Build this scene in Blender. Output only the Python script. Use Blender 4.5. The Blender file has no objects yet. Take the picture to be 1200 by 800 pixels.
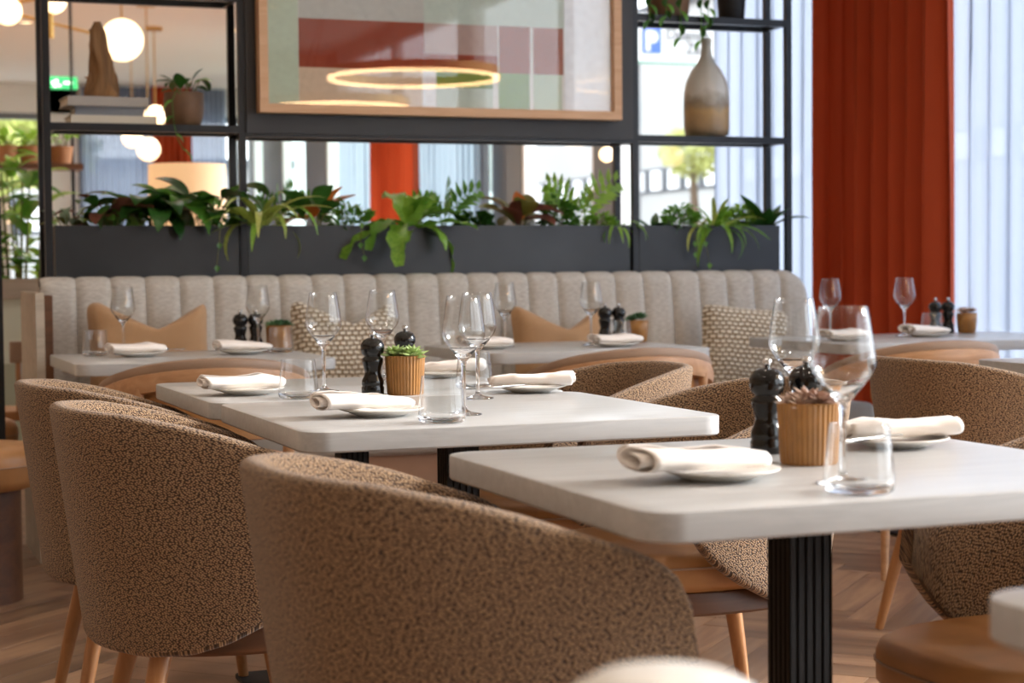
import bpy, bmesh, math, random
from mathutils import Vector, Matrix, noise
random.seed(7)
PI = math.pi
scene = bpy.context.scene
col = scene.collection

# ------------------------------------------------------------------ camera
F_PX, PITCH, ROLL, YAW, CAM_H = 2117.34, math.radians(2.3503), math.radians(-.51707), math.radians(20.574), 1.0404
_f = Vector((math.sin(YAW), math.cos(YAW), 0)); _r = Vector((math.cos(YAW), -math.sin(YAW), 0)); _u = Vector((0, 0, 1))
CF = _f*math.cos(PITCH) - _u*math.sin(PITCH); _u2 = _u*math.cos(PITCH) + _f*math.sin(PITCH)
CR = _r*math.cos(ROLL) + _u2*math.sin(ROLL); CU = _u2*math.cos(ROLL) - _r*math.sin(ROLL)
CAM = Vector((0, 0, CAM_H))
cd = bpy.data.cameras.new('camera'); cam = bpy.data.objects.new('camera', cd); col.objects.link(cam)
m3 = Matrix((CR, CU, -CF)).transposed()
cam.matrix_world = Matrix.Translation(CAM) @ m3.to_4x4()
cd.sensor_width = 36; cd.lens = F_PX/1200*36; cd.clip_end = 300
cd.dof.use_dof = True; cd.dof.focus_distance = 3.75; cd.dof.aperture_fstop = 5.0
scene.camera = cam

# surveying helpers: the point of the room that a viewing ray meets at a known height / depth / wall plane
def _ray(u, v): return CF + CR*((u-600)/F_PX) - CU*((v-400)/F_PX)
def atZ(u, v, z=.75):
    d = _ray(u, v); return CAM + d*((z-CAM_H)/d.z)
def atY(u, v, y):
    d = _ray(u, v); return CAM + d*(y/d.y)
def atX(u, v, x):
    d = _ray(u, v); return CAM + d*(x/d.x)

# ------------------------------------------------------------------ world, exposure
w = bpy.data.worlds.new('sky'); scene.world = w; w.use_nodes = True
bg = w.node_tree.nodes['Background']; bg.inputs[0].default_value = (.86, .93, 1, 1); bg.inputs[1].default_value = 3.0
sd_ = bpy.data.lights.new('hazy_sun', 'SUN'); sd_.energy = 4.6; sd_.angle = math.radians(18); sd_.color = (1, .98, .96)
sun = bpy.data.objects.new('hazy_sun', sd_); col.objects.link(sun); sun.rotation_euler = Vector((.91, -.14, .38)).to_track_quat('Z', 'Y').to_euler()
vs = scene.view_settings; vs.view_transform = 'Standard'; vs.look = 'None'; vs.gamma = 1; vs.use_curve_mapping = False
vs.exposure = 0.8
cy = scene.cycles
cy.use_denoising = True; cy.max_bounces = 14; cy.diffuse_bounces = 5; cy.glossy_bounces = 6; cy.transmission_bounces = 12; cy.transparent_max_bounces = 24
cy.sample_clamp_indirect = 8
RING_STRENGTH, GLOBE_STRENGTH, FILL_W = 12, 1.5, 3.4

# ------------------------------------------------------------------ materials
def lin(c):
    if isinstance(c, str): c = [int(c[i:i+2], 16)/255 for i in (0, 2, 4)]
    return tuple(x/12.92 if x <= .04045 else ((x+.055)/1.055)**2.4 for x in c) + (1,)
MATS = {}
class NT:
    def __init__(s, name):
        s.m = bpy.data.materials.new(name); s.m.use_nodes = True; s.t = s.m.node_tree; s.b = s.t.nodes['Principled BSDF']; s.out = s.t.nodes['Material Output']; MATS[name] = s.m
    def n(s, typ, **k):
        x = s.t.nodes.new(typ)
        for a, v in k.items():
            if a.startswith('i_'):
                key = a[2:]; key = int(key) if key.isdigit() else key.replace('_', ' ')
                x.inputs[key].default_value = v
            else: setattr(x, a, v)
        return x
    def l(s, a, b): s.t.links.new(a, b)
    def ramp(s, fac, stops):
        r = s.n('ShaderNodeValToRGB'); e = r.color_ramp.elements
        while len(e) < len(stops): e.new(.5)
        for i, (p, c) in enumerate(stops): e[i].position = p; e[i].color = c
        s.l(fac, r.inputs[0]); return r.outputs[0]
    def bump(s, h, strength=.3, dist=.002):
        b = s.n('ShaderNodeBump'); b.inputs['Strength'].default_value = strength; b.inputs['Distance'].default_value = dist
        s.l(h, b.inputs['Height']); s.l(b.outputs[0], s.b.inputs['Normal'])
def mat(name, c, rough=.5, metal=0, var=0, scale=8, spec=None, emit=None, es=0, trans=0, sheen=0, bump=0, bscale=60, stretch=None):
    k = NT(name); b = k.b; b.inputs['Base Color'].default_value = lin(c); b.inputs['Roughness'].default_value = rough; b.inputs['Metallic'].default_value = metal
    if spec is not None: b.inputs['Specular IOR Level'].default_value = spec
    if trans: b.inputs['Transmission Weight'].default_value = trans
    if sheen: b.inputs['Sheen Weight'].default_value = sheen; b.inputs['Sheen Roughness'].default_value = .5
    if emit: b.inputs['Emission Color'].default_value = lin(emit); b.inputs['Emission Strength'].default_value = es
    if var or bump:
        tc = k.n('ShaderNodeTexCoord'); mp = k.n('ShaderNodeMapping'); k.l(tc.outputs['Object'], mp.inputs[0])
        if stretch: mp.inputs['Scale'].default_value = stretch
    if var:
        nz = k.n('ShaderNodeTexNoise', i_Scale=scale, i_Detail=4.0); k.l(mp.outputs[0], nz.inputs[0])
        L = lin(c); k.l(k.ramp(nz.outputs[0], [(.3, tuple(x*(1-var) for x in L[:3])+(1,)), (.7, tuple(min(1, x*(1+var)) for x in L[:3])+(1,))]), b.inputs['Base Color'])
    if bump:
        nb = k.n('ShaderNodeTexNoise', i_Scale=bscale, i_Detail=3.0); k.l(mp.outputs[0], nb.inputs[0]); k.bump(nb.outputs[0], bump)
    return k.m
def wood(name, dark, light, rough=.45, axis='X', scale=3, per_object=False):
    k = NT(name); tc = k.n('ShaderNodeTexCoord'); mp = k.n('ShaderNodeMapping'); k.l(tc.outputs['Object'], mp.inputs[0])
    s = [14, 14, 14]; s['XYZ'.index(axis)] = 1.1; mp.inputs['Scale'].default_value = [q*scale/3 for q in s]
    src = mp.outputs[0]
    oi = k.n('ShaderNodeObjectInfo')
    if per_object:
        ad = k.n('ShaderNodeVectorMath', operation='ADD'); mu = k.n('ShaderNodeMath', operation='MULTIPLY'); mu.inputs[1].default_value = 37
        k.l(oi.outputs['Random'], mu.inputs[0]); k.l(src, ad.inputs[0]); k.l(mu.outputs[0], ad.inputs[1]); src = ad.outputs[0]
    nz = k.n('ShaderNodeTexNoise', i_Scale=1.6, i_Detail=8.0, i_Roughness=.62, i_Distortion=1.2); k.l(src, nz.inputs[0])
    c = k.ramp(nz.outputs[0], [(.28, lin(dark)), (.72, lin(light))])
    if per_object:
        hs = k.n('ShaderNodeHueSaturation'); k.l(c, hs.inputs['Color'])
        mr = k.n('ShaderNodeMapRange'); mr.inputs['To Min'].default_value = .62; mr.inputs['To Max'].default_value = 1.3
        k.l(oi.outputs['Random'], mr.inputs[0]); k.l(mr.outputs[0], hs.inputs['Value']); c = hs.outputs[0]
    k.l(c, k.b.inputs['Base Color']); k.b.inputs['Roughness'].default_value = rough
    k.bump(nz.outputs[0], .12, .001); return k.m
def weave(name, yarn, gap, cw, ch, rough=.9, vary=.25, bdist=.0025, bs=.8, mortar=.16, dist=.28):
    k = NT(name); tc = k.n('ShaderNodeTexCoord'); mp = k.n('ShaderNodeMapping'); k.l(tc.outputs['UV'], mp.inputs[0]); mp.inputs['Scale'].default_value = (1/cw, 1/cw, 1)
    nd = k.n('ShaderNodeTexNoise', i_Scale=.55, i_Detail=3.0); k.l(mp.outputs[0], nd.inputs[0])
    mx = k.n('ShaderNodeMixRGB', blend_type='LINEAR_LIGHT'); mx.inputs[0].default_value = dist; k.l(mp.outputs[0], mx.inputs[1]); k.l(nd.outputs['Color'], mx.inputs[2])
    br = k.n('ShaderNodeTexBrick', offset=.5); k.l(mx.outputs[0], br.inputs[0])
    br.inputs['Scale'].default_value = 1; br.inputs['Brick Width'].default_value = 1; br.inputs['Row Height'].default_value = ch/cw; br.inputs['Mortar Size'].default_value = mortar*ch/cw*1.4; br.inputs['Mortar Smooth'].default_value = .8
    Y = lin(yarn); br.inputs['Color1'].default_value = Y; br.inputs['Color2'].default_value = tuple(x*(1-vary) for x in Y[:3])+(1,); br.inputs['Mortar'].default_value = lin(gap)
    k.l(br.outputs[0], k.b.inputs['Base Color']); k.b.inputs['Roughness'].default_value = rough; k.b.inputs['Sheen Weight'].default_value = .25
    inv = k.n('ShaderNodeMath', operation='SUBTRACT'); inv.inputs[0].default_value = 1; k.l(br.outputs['Fac'], inv.inputs[1]); k.bump(inv.outputs[0], bs, bdist); return k.m
def leafmat(name, c1, c2, rough=.35):
    k = NT(name); oi = k.n('ShaderNodeObjectInfo'); tc = k.n('ShaderNodeTexCoord'); nz = k.n('ShaderNodeTexNoise', i_Scale=30.0); k.l(tc.outputs['Object'], nz.inputs[0])
    ad = k.n('ShaderNodeMath', operation='MULTIPLY_ADD'); ad.inputs[1].default_value = .5; k.l(oi.outputs['Random'], ad.inputs[0]); k.l(nz.outputs[0], ad.inputs[2])
    c = k.ramp(ad.outputs[0], [(.3, lin(c1)), (1, lin(c2))]); k.l(c, k.b.inputs['Base Color']); k.b.inputs['Roughness'].default_value = rough
    tr = k.n('ShaderNodeBsdfTranslucent'); k.l(c, tr.inputs[0]); ms = k.n('ShaderNodeMixShader'); ms.inputs[0].default_value = .3
    k.l(k.b.outputs[0], ms.inputs[1]); k.l(tr.outputs[0], ms.inputs[2]); k.l(ms.outputs[0], k.out.inputs[0]); return k.m
def sheermat(name, c, clear):
    k = NT(name); t = k.n('ShaderNodeBsdfTransparent'); tl = k.n('ShaderNodeBsdfTranslucent'); tl.inputs[0].default_value = lin(c); d = k.n('ShaderNodeBsdfDiffuse'); d.inputs[0].default_value = lin(c)
    a = k.n('ShaderNodeMixShader'); a.inputs[0].default_value = .4; k.l(tl.outputs[0], a.inputs[1]); k.l(d.outputs[0], a.inputs[2])
    m = k.n('ShaderNodeMixShader'); m.inputs[0].default_value = 1-clear; k.l(t.outputs[0], m.inputs[1]); k.l(a.outputs[0], m.inputs[2]); k.l(m.outputs[0], k.out.inputs[0]); return k.m
def panemat(name, tint='ffffff', refl=.06):
    k = NT(name); t = k.n('ShaderNodeBsdfTransparent'); t.inputs[0].default_value = lin(tint); g = k.n('ShaderNodeBsdfGlossy'); g.inputs['Roughness'].default_value = .0
    m = k.n('ShaderNodeMixShader'); lw = k.n('ShaderNodeLayerWeight'); lw.inputs[0].default_value = .5; pw = k.n('ShaderNodeMath', operation='POWER'); pw.inputs[1].default_value = 5; k.l(lw.outputs['Facing'], pw.inputs[0])
    fr = k.n('ShaderNodeMath', operation='MULTIPLY_ADD'); fr.inputs[1].default_value = .9; fr.inputs[2].default_value = refl*.7; k.l(pw.outputs[0], fr.inputs[0])
    k.l(fr.outputs[0], m.inputs[0]); k.l(t.outputs[0], m.inputs[1]); k.l(g.outputs[0], m.inputs[2]); k.l(m.outputs[0], k.out.inputs[0]); return k.m
def glassmat(name):
    k = NT(name); b = k.b; b.inputs['Base Color'].default_value = (1, 1, 1, 1); b.inputs['Roughness'].default_value = 0; b.inputs['Transmission Weight'].default_value = 1; b.inputs['IOR'].default_value = 1.47; return k.m
def thinglass(name):
    k = NT(name); t = k.n('ShaderNodeBsdfTransparent'); t.inputs[0].default_value = (.985, .99, .99, 1); g = k.n('ShaderNodeBsdfGlossy'); g.inputs['Roughness'].default_value = 0
    lw = k.n('ShaderNodeLayerWeight'); lw.inputs[0].default_value = .5; pw = k.n('ShaderNodeMath', operation='POWER'); pw.inputs[1].default_value = 4; k.l(lw.outputs['Facing'], pw.inputs[0])
    fr = k.n('ShaderNodeMath', operation='MULTIPLY_ADD'); fr.inputs[1].default_value = .94; fr.inputs[2].default_value = .045; k.l(pw.outputs[0], fr.inputs[0])
    m = k.n('ShaderNodeMixShader'); k.l(fr.outputs[0], m.inputs[0]); k.l(t.outputs[0], m.inputs[1]); k.l(g.outputs[0], m.inputs[2]); k.l(m.outputs[0], k.out.inputs[0]); return k.m

M_tabletop = wood('table_laminate', 'a8a8a8', 'bcbcbb', .28, 'X', 6)
M_black = mat('black_steel', '101011', .6, .2)
M_frame = mat('charcoal_steel', '27292d', .38, .5, var=.1)
M_planter = mat('planter_steel', '383a3d', .4, .6, var=.18, scale=3)
M_backing = mat('dark_backing', '343538', .5)
def boucle(name, light, mid, dark, cw):
    k = NT(name); tc = k.n('ShaderNodeTexCoord'); mp = k.n('ShaderNodeMapping'); k.l(tc.outputs['UV'], mp.inputs[0]); mp.inputs['Rotation'].default_value = (0, 0, .6); mp.inputs['Scale'].default_value = (.62/cw, 1/cw, 1)
    vo = k.n('ShaderNodeTexVoronoi', voronoi_dimensions='2D'); vo.inputs['Scale'].default_value = 1; vo.inputs['Randomness'].default_value = .75; k.l(mp.outputs[0], vo.inputs[0])
    nz = k.n('ShaderNodeTexNoise', i_Scale=.45, i_Detail=2.0); k.l(mp.outputs[0], nz.inputs[0])
    ad = k.n('ShaderNodeMath', operation='MULTIPLY_ADD'); ad.inputs[1].default_value = .35; ad.inputs[2].default_value = -.17; k.l(nz.outputs[0], ad.inputs[0]); a2 = k.n('ShaderNodeMath', operation='ADD'); k.l(ad.outputs[0], a2.inputs[0]); k.l(vo.outputs['Distance'], a2.inputs[1])
    k.l(k.ramp(a2.outputs[0], [(.12, lin(light)), (.38, lin(mid)), (.62, lin(dark))]), k.b.inputs['Base Color']); k.b.inputs['Roughness'].default_value = .9; k.b.inputs['Sheen Weight'].default_value = .2
    iv_ = k.n('ShaderNodeMath', operation='SUBTRACT'); iv_.inputs[0].default_value = 1; k.l(vo.outputs['Distance'], iv_.inputs[1]); k.bump(iv_.outputs[0], .9, .003); return k.m
M_fabric = boucle('chair_boucle', 'b89871', '82644a', '422f1f', .0034)
M_leather = mat('tan_leather', 'a9794a', .45, var=.12, scale=12, bump=.08, bscale=220)
M_leather2 = mat('taupe_leather', '9c806a', .5, var=.1)
M_oakleg = wood('oak_leg', '8a5a33', 'b88353', .4, 'Z', 4)
M_oakrail = wood('oak_rail', 'a87a52', 'd0a27a', .38, 'X', 3)
M_apron = wood('walnut_apron', '4a2d1a', '6b4427', .45, 'X', 3)
k = NT('bench_linen_slub'); tc = k.n('ShaderNodeTexCoord'); mp = k.n('ShaderNodeMapping'); k.l(tc.outputs['UV'], mp.inputs[0]); mp.inputs['Scale'].default_value = (45, 210, 1)
oi = k.n('ShaderNodeObjectInfo'); ad = k.n('ShaderNodeVectorMath', operation='ADD'); mu = k.n('ShaderNodeMath', operation='MULTIPLY'); mu.inputs[1].default_value = 60; k.l(oi.outputs['Random'], mu.inputs[0]); k.l(mp.outputs[0], ad.inputs[0]); k.l(mu.outputs[0], ad.inputs[1])
nz = k.n('ShaderNodeTexNoise', i_Scale=1.0, i_Detail=3.0); k.l(ad.outputs[0], nz.inputs[0]); k.l(k.ramp(nz.outputs[0], [(.28, lin('aaa39a')), (.72, lin('cfcac2'))]), k.b.inputs['Base Color']); k.b.inputs['Roughness'].default_value = .95; k.bump(nz.outputs[0], .35, .001)
M_linen = k.m
M_seatpink = mat('seat_vinyl', 'b98f72', .5, var=.08)
M_tanpillow = weave('tan_cushion_weave', 'c9a27a', '9a7046', .0055, .0055, vary=.1, bdist=.001, bs=.5)
M_knit = weave('cream_knit', 'ece2d0', '8d7552', .026, .019, vary=.08, bdist=.006, bs=1, mortar=.2)
M_white = mat('white_porcelain', 'f1ede6', .25)
M_napkin = mat('napkin_cotton', 'f3ece6', .85, var=.03, bump=.05, bscale=300, sheen=.2)
M_glass = glassmat('clear_glass'); M_thin = thinglass('thin_clear_glass')
M_mill = mat('black_lacquer', '0a0909', .12)
M_chrome = mat('polished_steel', 'd8d8d8', .15, 1)
M_pot = mat('ochre_ceramic', '9a6b35', .4, var=.15, scale=30)
M_soil = mat('dark_soil', '2a1d14', .95, bump=.5, bscale=120)
M_succ = leafmat('succulent_green', '6f8f4a', 'b9cf8b', .5)
M_succdark = leafmat('succulent_blue_green', '2f5238', '6c9a6c', .5)
M_succpink = leafmat('succulent_pink', 'a88072', 'd8c0ae', .5)
M_leafdark = leafmat('leaf_dark_green', '143a14', '3c6f2c')
M_leafmid = leafmat('leaf_mid_green', '2f6420', '6da33c')
M_leafbright = leafmat('leaf_bright_green', '4f8a22', '9cc950')
M_leafyellow = leafmat('leaf_yellow_green', '8aa838', 'd0d878')
M_leafolive = leafmat('leaf_olive', '4c5520', '7d7a38')
M_leafrust = leafmat('leaf_rust', 'a34d1c', 'd07a35')
M_leafplum = leafmat('leaf_plum', '4a2420', '8b5a4c')
M_leafgrey = leafmat('leaf_grey_green', '5f7a5e', '9cb49a')
M_bark = wood('driftwood', '52371f', 'a57c50', .8, 'Z', 2)
M_potbrown = mat('brown_stoneware', '6e5138', .6, var=.25, scale=14, bump=.2)
M_pottan = mat('terracotta_pot', 'b07a50', .7)
M_rust = mat('rust_velvet', 'b4441a', .9)
_b = M_rust.node_tree.nodes['Principled BSDF']; _b.inputs['Sheen Weight'].default_value = .6; _b.inputs['Sheen Roughness'].default_value = .3; _b.inputs['Sheen Tint'].default_value = lin('ff7038')
M_sheer = sheermat('sheer_voile', '929cae', .07)
M_pane = panemat('window_glass')
M_panegreen = panemat('green_window_glass', 'eef6f1')
M_artglass = panemat('picture_glass')
M_shelfglass = panemat('shelf_glass', 'f4fbf8')
M_mullion = mat('grey_window_frame', '74787c', .45)
M_mullwhite = mat('white_window_frame', 'e8e8e8', .45)
M_ceil = mat('ceiling_paint', 'f3ece2', .9)
M_wall = mat('warm_wall_paint', 'd9c6ae', .9)
M_wallwhite = mat('white_wall_paint', 'efece6', .9)
M_floorbase = mat('floor_subbase', '4b3728', .7)
M_plank = wood('oak_floor', '6e5140', 'a98768', .36, 'X', 1.6, True)
M_brass = mat('brushed_brass', 'd8b06a', .3, .9)
M_ringglow = mat('ring_glow', 'ffd9a0', .5, emit='ffd29a', es=RING_STRENGTH)
M_globe = mat('opal_globe', 'fff0da', .4, emit='ffd9a6', es=GLOBE_STRENGTH)
M_shade = mat('linen_shade', 'e8c7a0', .8, emit='ffca92', es=.35)
M_oakframe = wood('pale_oak_frame', 'c99b74', 'dcb48e', .5, 'X', 5)
M_exit = mat('exit_green', '1f9a58', .5, emit='1f9a58', es=.6)
M_exitwhite = mat('exit_white', 'f2fff6', .5, emit='f2fff6', es=.8)
M_pave = mat('pale_paving', 'a9a8a5', .9, var=.08, scale=.5)
M_facade = mat('pale_facade', 'a4a4a2', .9, var=.05, scale=.4)
M_facadeband = mat('slate_band', '4b5056', .8)
M_facadewin = mat('white_blind_window', 'f4f4f4', .6)
M_signwhite = mat('sign_white', 'b9bbba', .5)
M_signblue = mat('sign_blue', '1450b4', .5)
M_signgreen = mat('sign_green', '23745a', .5)
M_signgrey = mat('sign_grey', '55585c', .5)
M_treeleaf = leafmat('street_tree_leaf', '8f9a45', 'c4c67e', .7)
M_treegreen = leafmat('street_tree_green', '6c7f48', 'a9b67c', .7)
M_trunk = mat('tree_trunk', '5a4a3a', .9)
M_bookgrey = mat('book_cloth_grey', 'a9a49d', .8); M_bookdark = mat('book_cloth_slate', '7c8087', .8); M_bookcream = mat('book_cloth_cream', 'cfc8b8', .8)
M_pages = mat('book_pages', 'eee6d6', .9)
M_panelwood = wood('pale_panel_wood', 'a39888', 'c4b9a8', .6, 'X', 3)

# bottle: frosted above, sandy brown layers below, by its own height
k = NT('bottle_glaze'); tc = k.n('ShaderNodeTexCoord'); sx = k.n('ShaderNodeSeparateXYZ'); k.l(tc.outputs['Object'], sx.inputs[0])
nz = k.n('ShaderNodeTexNoise', i_Scale=14.0, i_Detail=5.0); k.l(tc.outputs['Object'], nz.inputs[0])
ma = k.n('ShaderNodeMath', operation='MULTIPLY_ADD'); ma.inputs[1].default_value = .12; k.l(nz.outputs[0], ma.inputs[0]); k.l(sx.outputs[2], ma.inputs[2])
k.l(k.ramp(ma.outputs[0], [(.05, lin('776b58')), (.12, lin('a58a66')), (.17, lin('b7996c')), (.21, lin('8f8472')), (.26, lin('c9c6bd')), (.5, lin('a3a196'))]), k.b.inputs['Base Color']); k.b.inputs['Roughness'].default_value = .3
M_bottle = k.m

# ------------------------------------------------------------------ mesh helpers
class MB:
    def __init__(s): s.v = []; s.f = []; s.uv = []; s.mi = []
    def add(s, vs, fs, mi=0, uvs=None):
        o = len(s.v); s.v += [tuple(x) for x in vs]; s.f += [tuple(i+o for i in f) for f in fs]; s.mi += [mi]*len(fs)
        s.uv += list(uvs) if uvs else [(0, 0)]*len(vs)
        return s
    def box(s, x0, x1, y0, y1, z0, z1, mi=0):
        V = [(x, y, z) for z in (z0, z1) for y in (y0, y1) for x in (x0, x1)]
        return s.add(V, [(0, 2, 3, 1), (4, 5, 7, 6), (0, 1, 5, 4), (2, 6, 7, 3), (0, 4, 6, 2), (1, 3, 7, 5)], mi)
    def lathe(s, prof, n=32, c=(0, 0, 0), closed=False, rib=None, mi=0):
        V = []; F = []; m = len(prof)
        for i in range(n):
            a = 2*PI*i/n
            for j, (r, z) in enumerate(prof):
                rr = r*(rib(i, j) if rib else 1); V.append((c[0]+rr*math.cos(a), c[1]+rr*math.sin(a), c[2]+z))
        for i in range(n):
            for j in range(m if closed else m-1):
                a, b = i*m+j, ((i+1) % n)*m+j; j2 = (j+1) % m
                F.append((a, b, ((i+1) % n)*m+j2, i*m+j2))
        return s.add(V, F, mi)
    def tube(s, pts, rad, n=10, mi=0, cap=True):
        pts = [Vector(p) for p in pts]; rad = rad if isinstance(rad, (list, tuple)) else [rad]*len(pts); V = []; F = []
        prev = None
        for i, p in enumerate(pts):
            t = (pts[min(i+1, len(pts)-1)]-pts[max(i-1, 0)]).normalized()
            a = prev if prev is not None else (Vector((0, 0, 1)) if abs(t.z) < .9 else Vector((1, 0, 0)))
            u = (a - t*a.dot(t)).normalized(); prev = u; w_ = t.cross(u)
            for k_ in range(n):
                q = 2*PI*k_/n; V.append(p+(u*math.cos(q)+w_*math.sin(q))*rad[i])
        for i in range(len(pts)-1):
            for k_ in range(n):
                k2 = (k_+1) % n; F.append((i*n+k_, i*n+k2, (i+1)*n+k2, (i+1)*n+k_))
        if cap: F.append(tuple(range(n))[::-1]); F.append(tuple((len(pts)-1)*n+q for q in range(n)))
        return s.add(V, F, mi)
    def prism(s, poly, z0, z1, bev=0, mi=0):
        n = len(poly); V = []; F = []
        cx = sum(p[0] for p in poly)/n; cy_ = sum(p[1] for p in poly)/n
        rings = [(z0, bev), (z0+bev, 0), (z1-bev, 0), (z1-bev*.3, bev*.3), (z1, bev)] if bev else [(z0, 0), (z1, 0)]
        for z, b in rings:
            for (x, y) in poly:
                L = math.hypot(x-cx, y-cy_) or 1; V.append((x-(x-cx)/L*b, y-(y-cy_)/L*b, z))
        for i in range(len(rings)-1):
            for q in range(n): F.append((i*n+q, i*n+(q+1) % n, (i+1)*n+(q+1) % n, (i+1)*n+q))
        F.append(tuple(range(n))[::-1]); F.append(tuple((len(rings)-1)*n+q for q in range(n)))
        return s.add(V, F, mi)
    def mesh(s, name, mats, smooth=False, angle=None):
        me = bpy.data.meshes.new(name); me.from_pydata(s.v, [], s.f); me.update()
        for m in (mats if isinstance(mats, (list, tuple)) else [mats]): me.materials.append(m)
        uvl = me.uv_layers.new(name='uv')
        for l in me.loops: uvl.data[l.index].uv = s.uv[l.vertex_index]
        for p, i in zip(me.polygons, s.mi): p.material_index = i; p.use_smooth = smooth
        bm = bmesh.new(); bm.from_mesh(me); bmesh.ops.recalc_face_normals(bm, faces=bm.faces)
        if angle is not None:
            for e in bm.edges:
                if len(e.link_faces) == 2 and e.calc_face_angle(0) > math.radians(angle): e.smooth = False
        bm.to_mesh(me); bm.free(); return me
    def build(s, name, mats, parent=None, smooth=False, angle=None, loc=None):
        return ob(name, s.mesh(name, mats, smooth, angle), parent, loc)
def ob(name, me, parent=None, loc=None, rz=0):
    o = bpy.data.objects.new(name, me); col.objects.link(o)
    if parent: o.parent = parent
    if loc is not None: o.location = loc
    if rz: o.rotation_euler = (0, 0, rz)
    return o
def tag(o, label, cat, group=None, kind=None):
    o['label'] = label; o['category'] = cat
    if group: o['group'] = group
    if kind: o['kind'] = kind
    return o
def thing(name, label, cat, loc=(0, 0, 0), rz=0, group=None):
    return tag(ob(name, None, None, loc, rz), label, cat, group)
def struct(o): o['kind'] = 'structure'; return o
def rrect(w_, d, r, n=6):
    P = []
    for cx, cy_, a0 in ((w_/2-r, d/2-r, 0), (-w_/2+r, d/2-r, 90), (-w_/2+r, -d/2+r, 180), (w_/2-r, -d/2+r, 270)):
        for i in range(n+1):
            a = math.radians(a0+90*i/n); P.append((cx+r*math.cos(a), cy_+r*math.sin(a)))
    return P
def rbox(sx, sy, sz, r, seg=3, z0=0):
    bm = bmesh.new(); bmesh.ops.create_cube(bm, size=1)
    for v in bm.verts: v.co = Vector((v.co.x*sx, v.co.y*sy, v.co.z*sz+sz/2+z0))
    bmesh.ops.bevel(bm, geom=bm.edges[:], offset=r, segments=seg, profile=.5, affect='EDGES')
    m = MB(); bm.verts.ensure_lookup_table(); m.add([v.co for v in bm.verts], [[v.index for v in f.verts] for f in bm.faces]); bm.free(); return m
def copy_tree(root, loc, rz, label, group=None):
    r = root.copy(); col.objects.link(r); r.location = loc; r.rotation_euler = (0, 0, rz); r['label'] = label
    if group: r['group'] = group
    for ch in root.children:
        c = ch.copy(); col.objects.link(c); c.parent = r
        for g in ch.children:
            d = g.copy(); col.objects.link(d); d.parent = c
    return r
def interp(tab, x):
    for (a, va), (b, vb) in zip(tab, tab[1:]):
        if x <= b: return va+(vb-va)*(x-a)/(b-a)
    return tab[-1][1]

# ================================================================== SETTING
XW = 4.95; CEIL = 3.3; YF = 22.5; XL, YR = -4.2, -4.5
fl = struct(MB().box(XL, XW+.15, YR, YF+.1, -.2, -.012).build('floor', M_floorbase))
PL, PW = .6, .12
plank_me = MB().prism([(-PL/2+.001, -PW/2+.001), (PL/2-.001, -PW/2+.001), (PL/2-.001, PW/2-.001), (-PL/2+.001, PW/2-.001)], -.012, 0, .0015).mesh('plank', M_plank)
rot45 = Matrix.Rotation(math.radians(45), 2)
spots = []
for i in range(-130, 171):
    for j in range(-24, 25):
        bx, by = i*PW+j*PL, i*PW-j*PL
        for cx, cy_, a in ((bx+PL/2, by+PW/2, 0), (bx+PL+PW/2, by+PW-PL/2, PI/2)):
            q = rot45 @ Vector((cx, cy_)); x, y = q.x+2, q.y+4
            spots.append((x, y, a+PI/4))
def floor_seen(x, y):
    d = Vector((x, y, 0))-CAM; z = d.dot(CF)
    if z < 1.5: return False
    u = 600+F_PX*d.dot(CR)/z; v = 400-F_PX*d.dot(CU)/z
    return (-60 < u < 140 and 600 < v < 860) or (560 < u < 1130 and 600 < v < 860)
near = sorted([s for s in spots if floor_seen(s[0], s[1])], key=lambda s: s[0]**2+s[1]**2)
nearset = set(near[:300])
far_mb = MB()
for (x, y, a) in spots:
    if (x, y, a) in nearset:
        ob('plank', plank_me, fl, (x, y, 0), a)
    elif XL+.4 < x < XW-.3 and 0 < y < 21.5:
        c, s_ = math.cos(a), math.sin(a); V = []
        for (px, py) in ((-PL/2+.001, -PW/2+.001), (PL/2-.001, -PW/2+.001), (PL/2-.001, PW/2-.001), (-PL/2+.001, PW/2-.001)):
            V.append((x+px*c-py*s_, y+px*s_+py*c, -.0005))
        far_mb.add(V, [(0, 1, 2, 3)])
o = far_mb.build('plank_field', mat('oak_floor_rest', '8a6a52', .38, var=.35, scale=6), fl); o['kind'] = 'stuff'
struct(MB().box(XL, XW+.15, YR, YF+.1, CEIL, CEIL+.2).build('ceiling', M_ceil))
struct(MB().box(XL-.2, XL, YR, YF+.1, -.2, CEIL).build('wall_left', M_wall))
struct(MB().box(XL-.2, -1.6, YR-.2, YR, -.2, CEIL).box(-1.6, XW+.15, YR-.2, YR, -.2, CEIL).build('wall_rear', M_wall))

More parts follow.
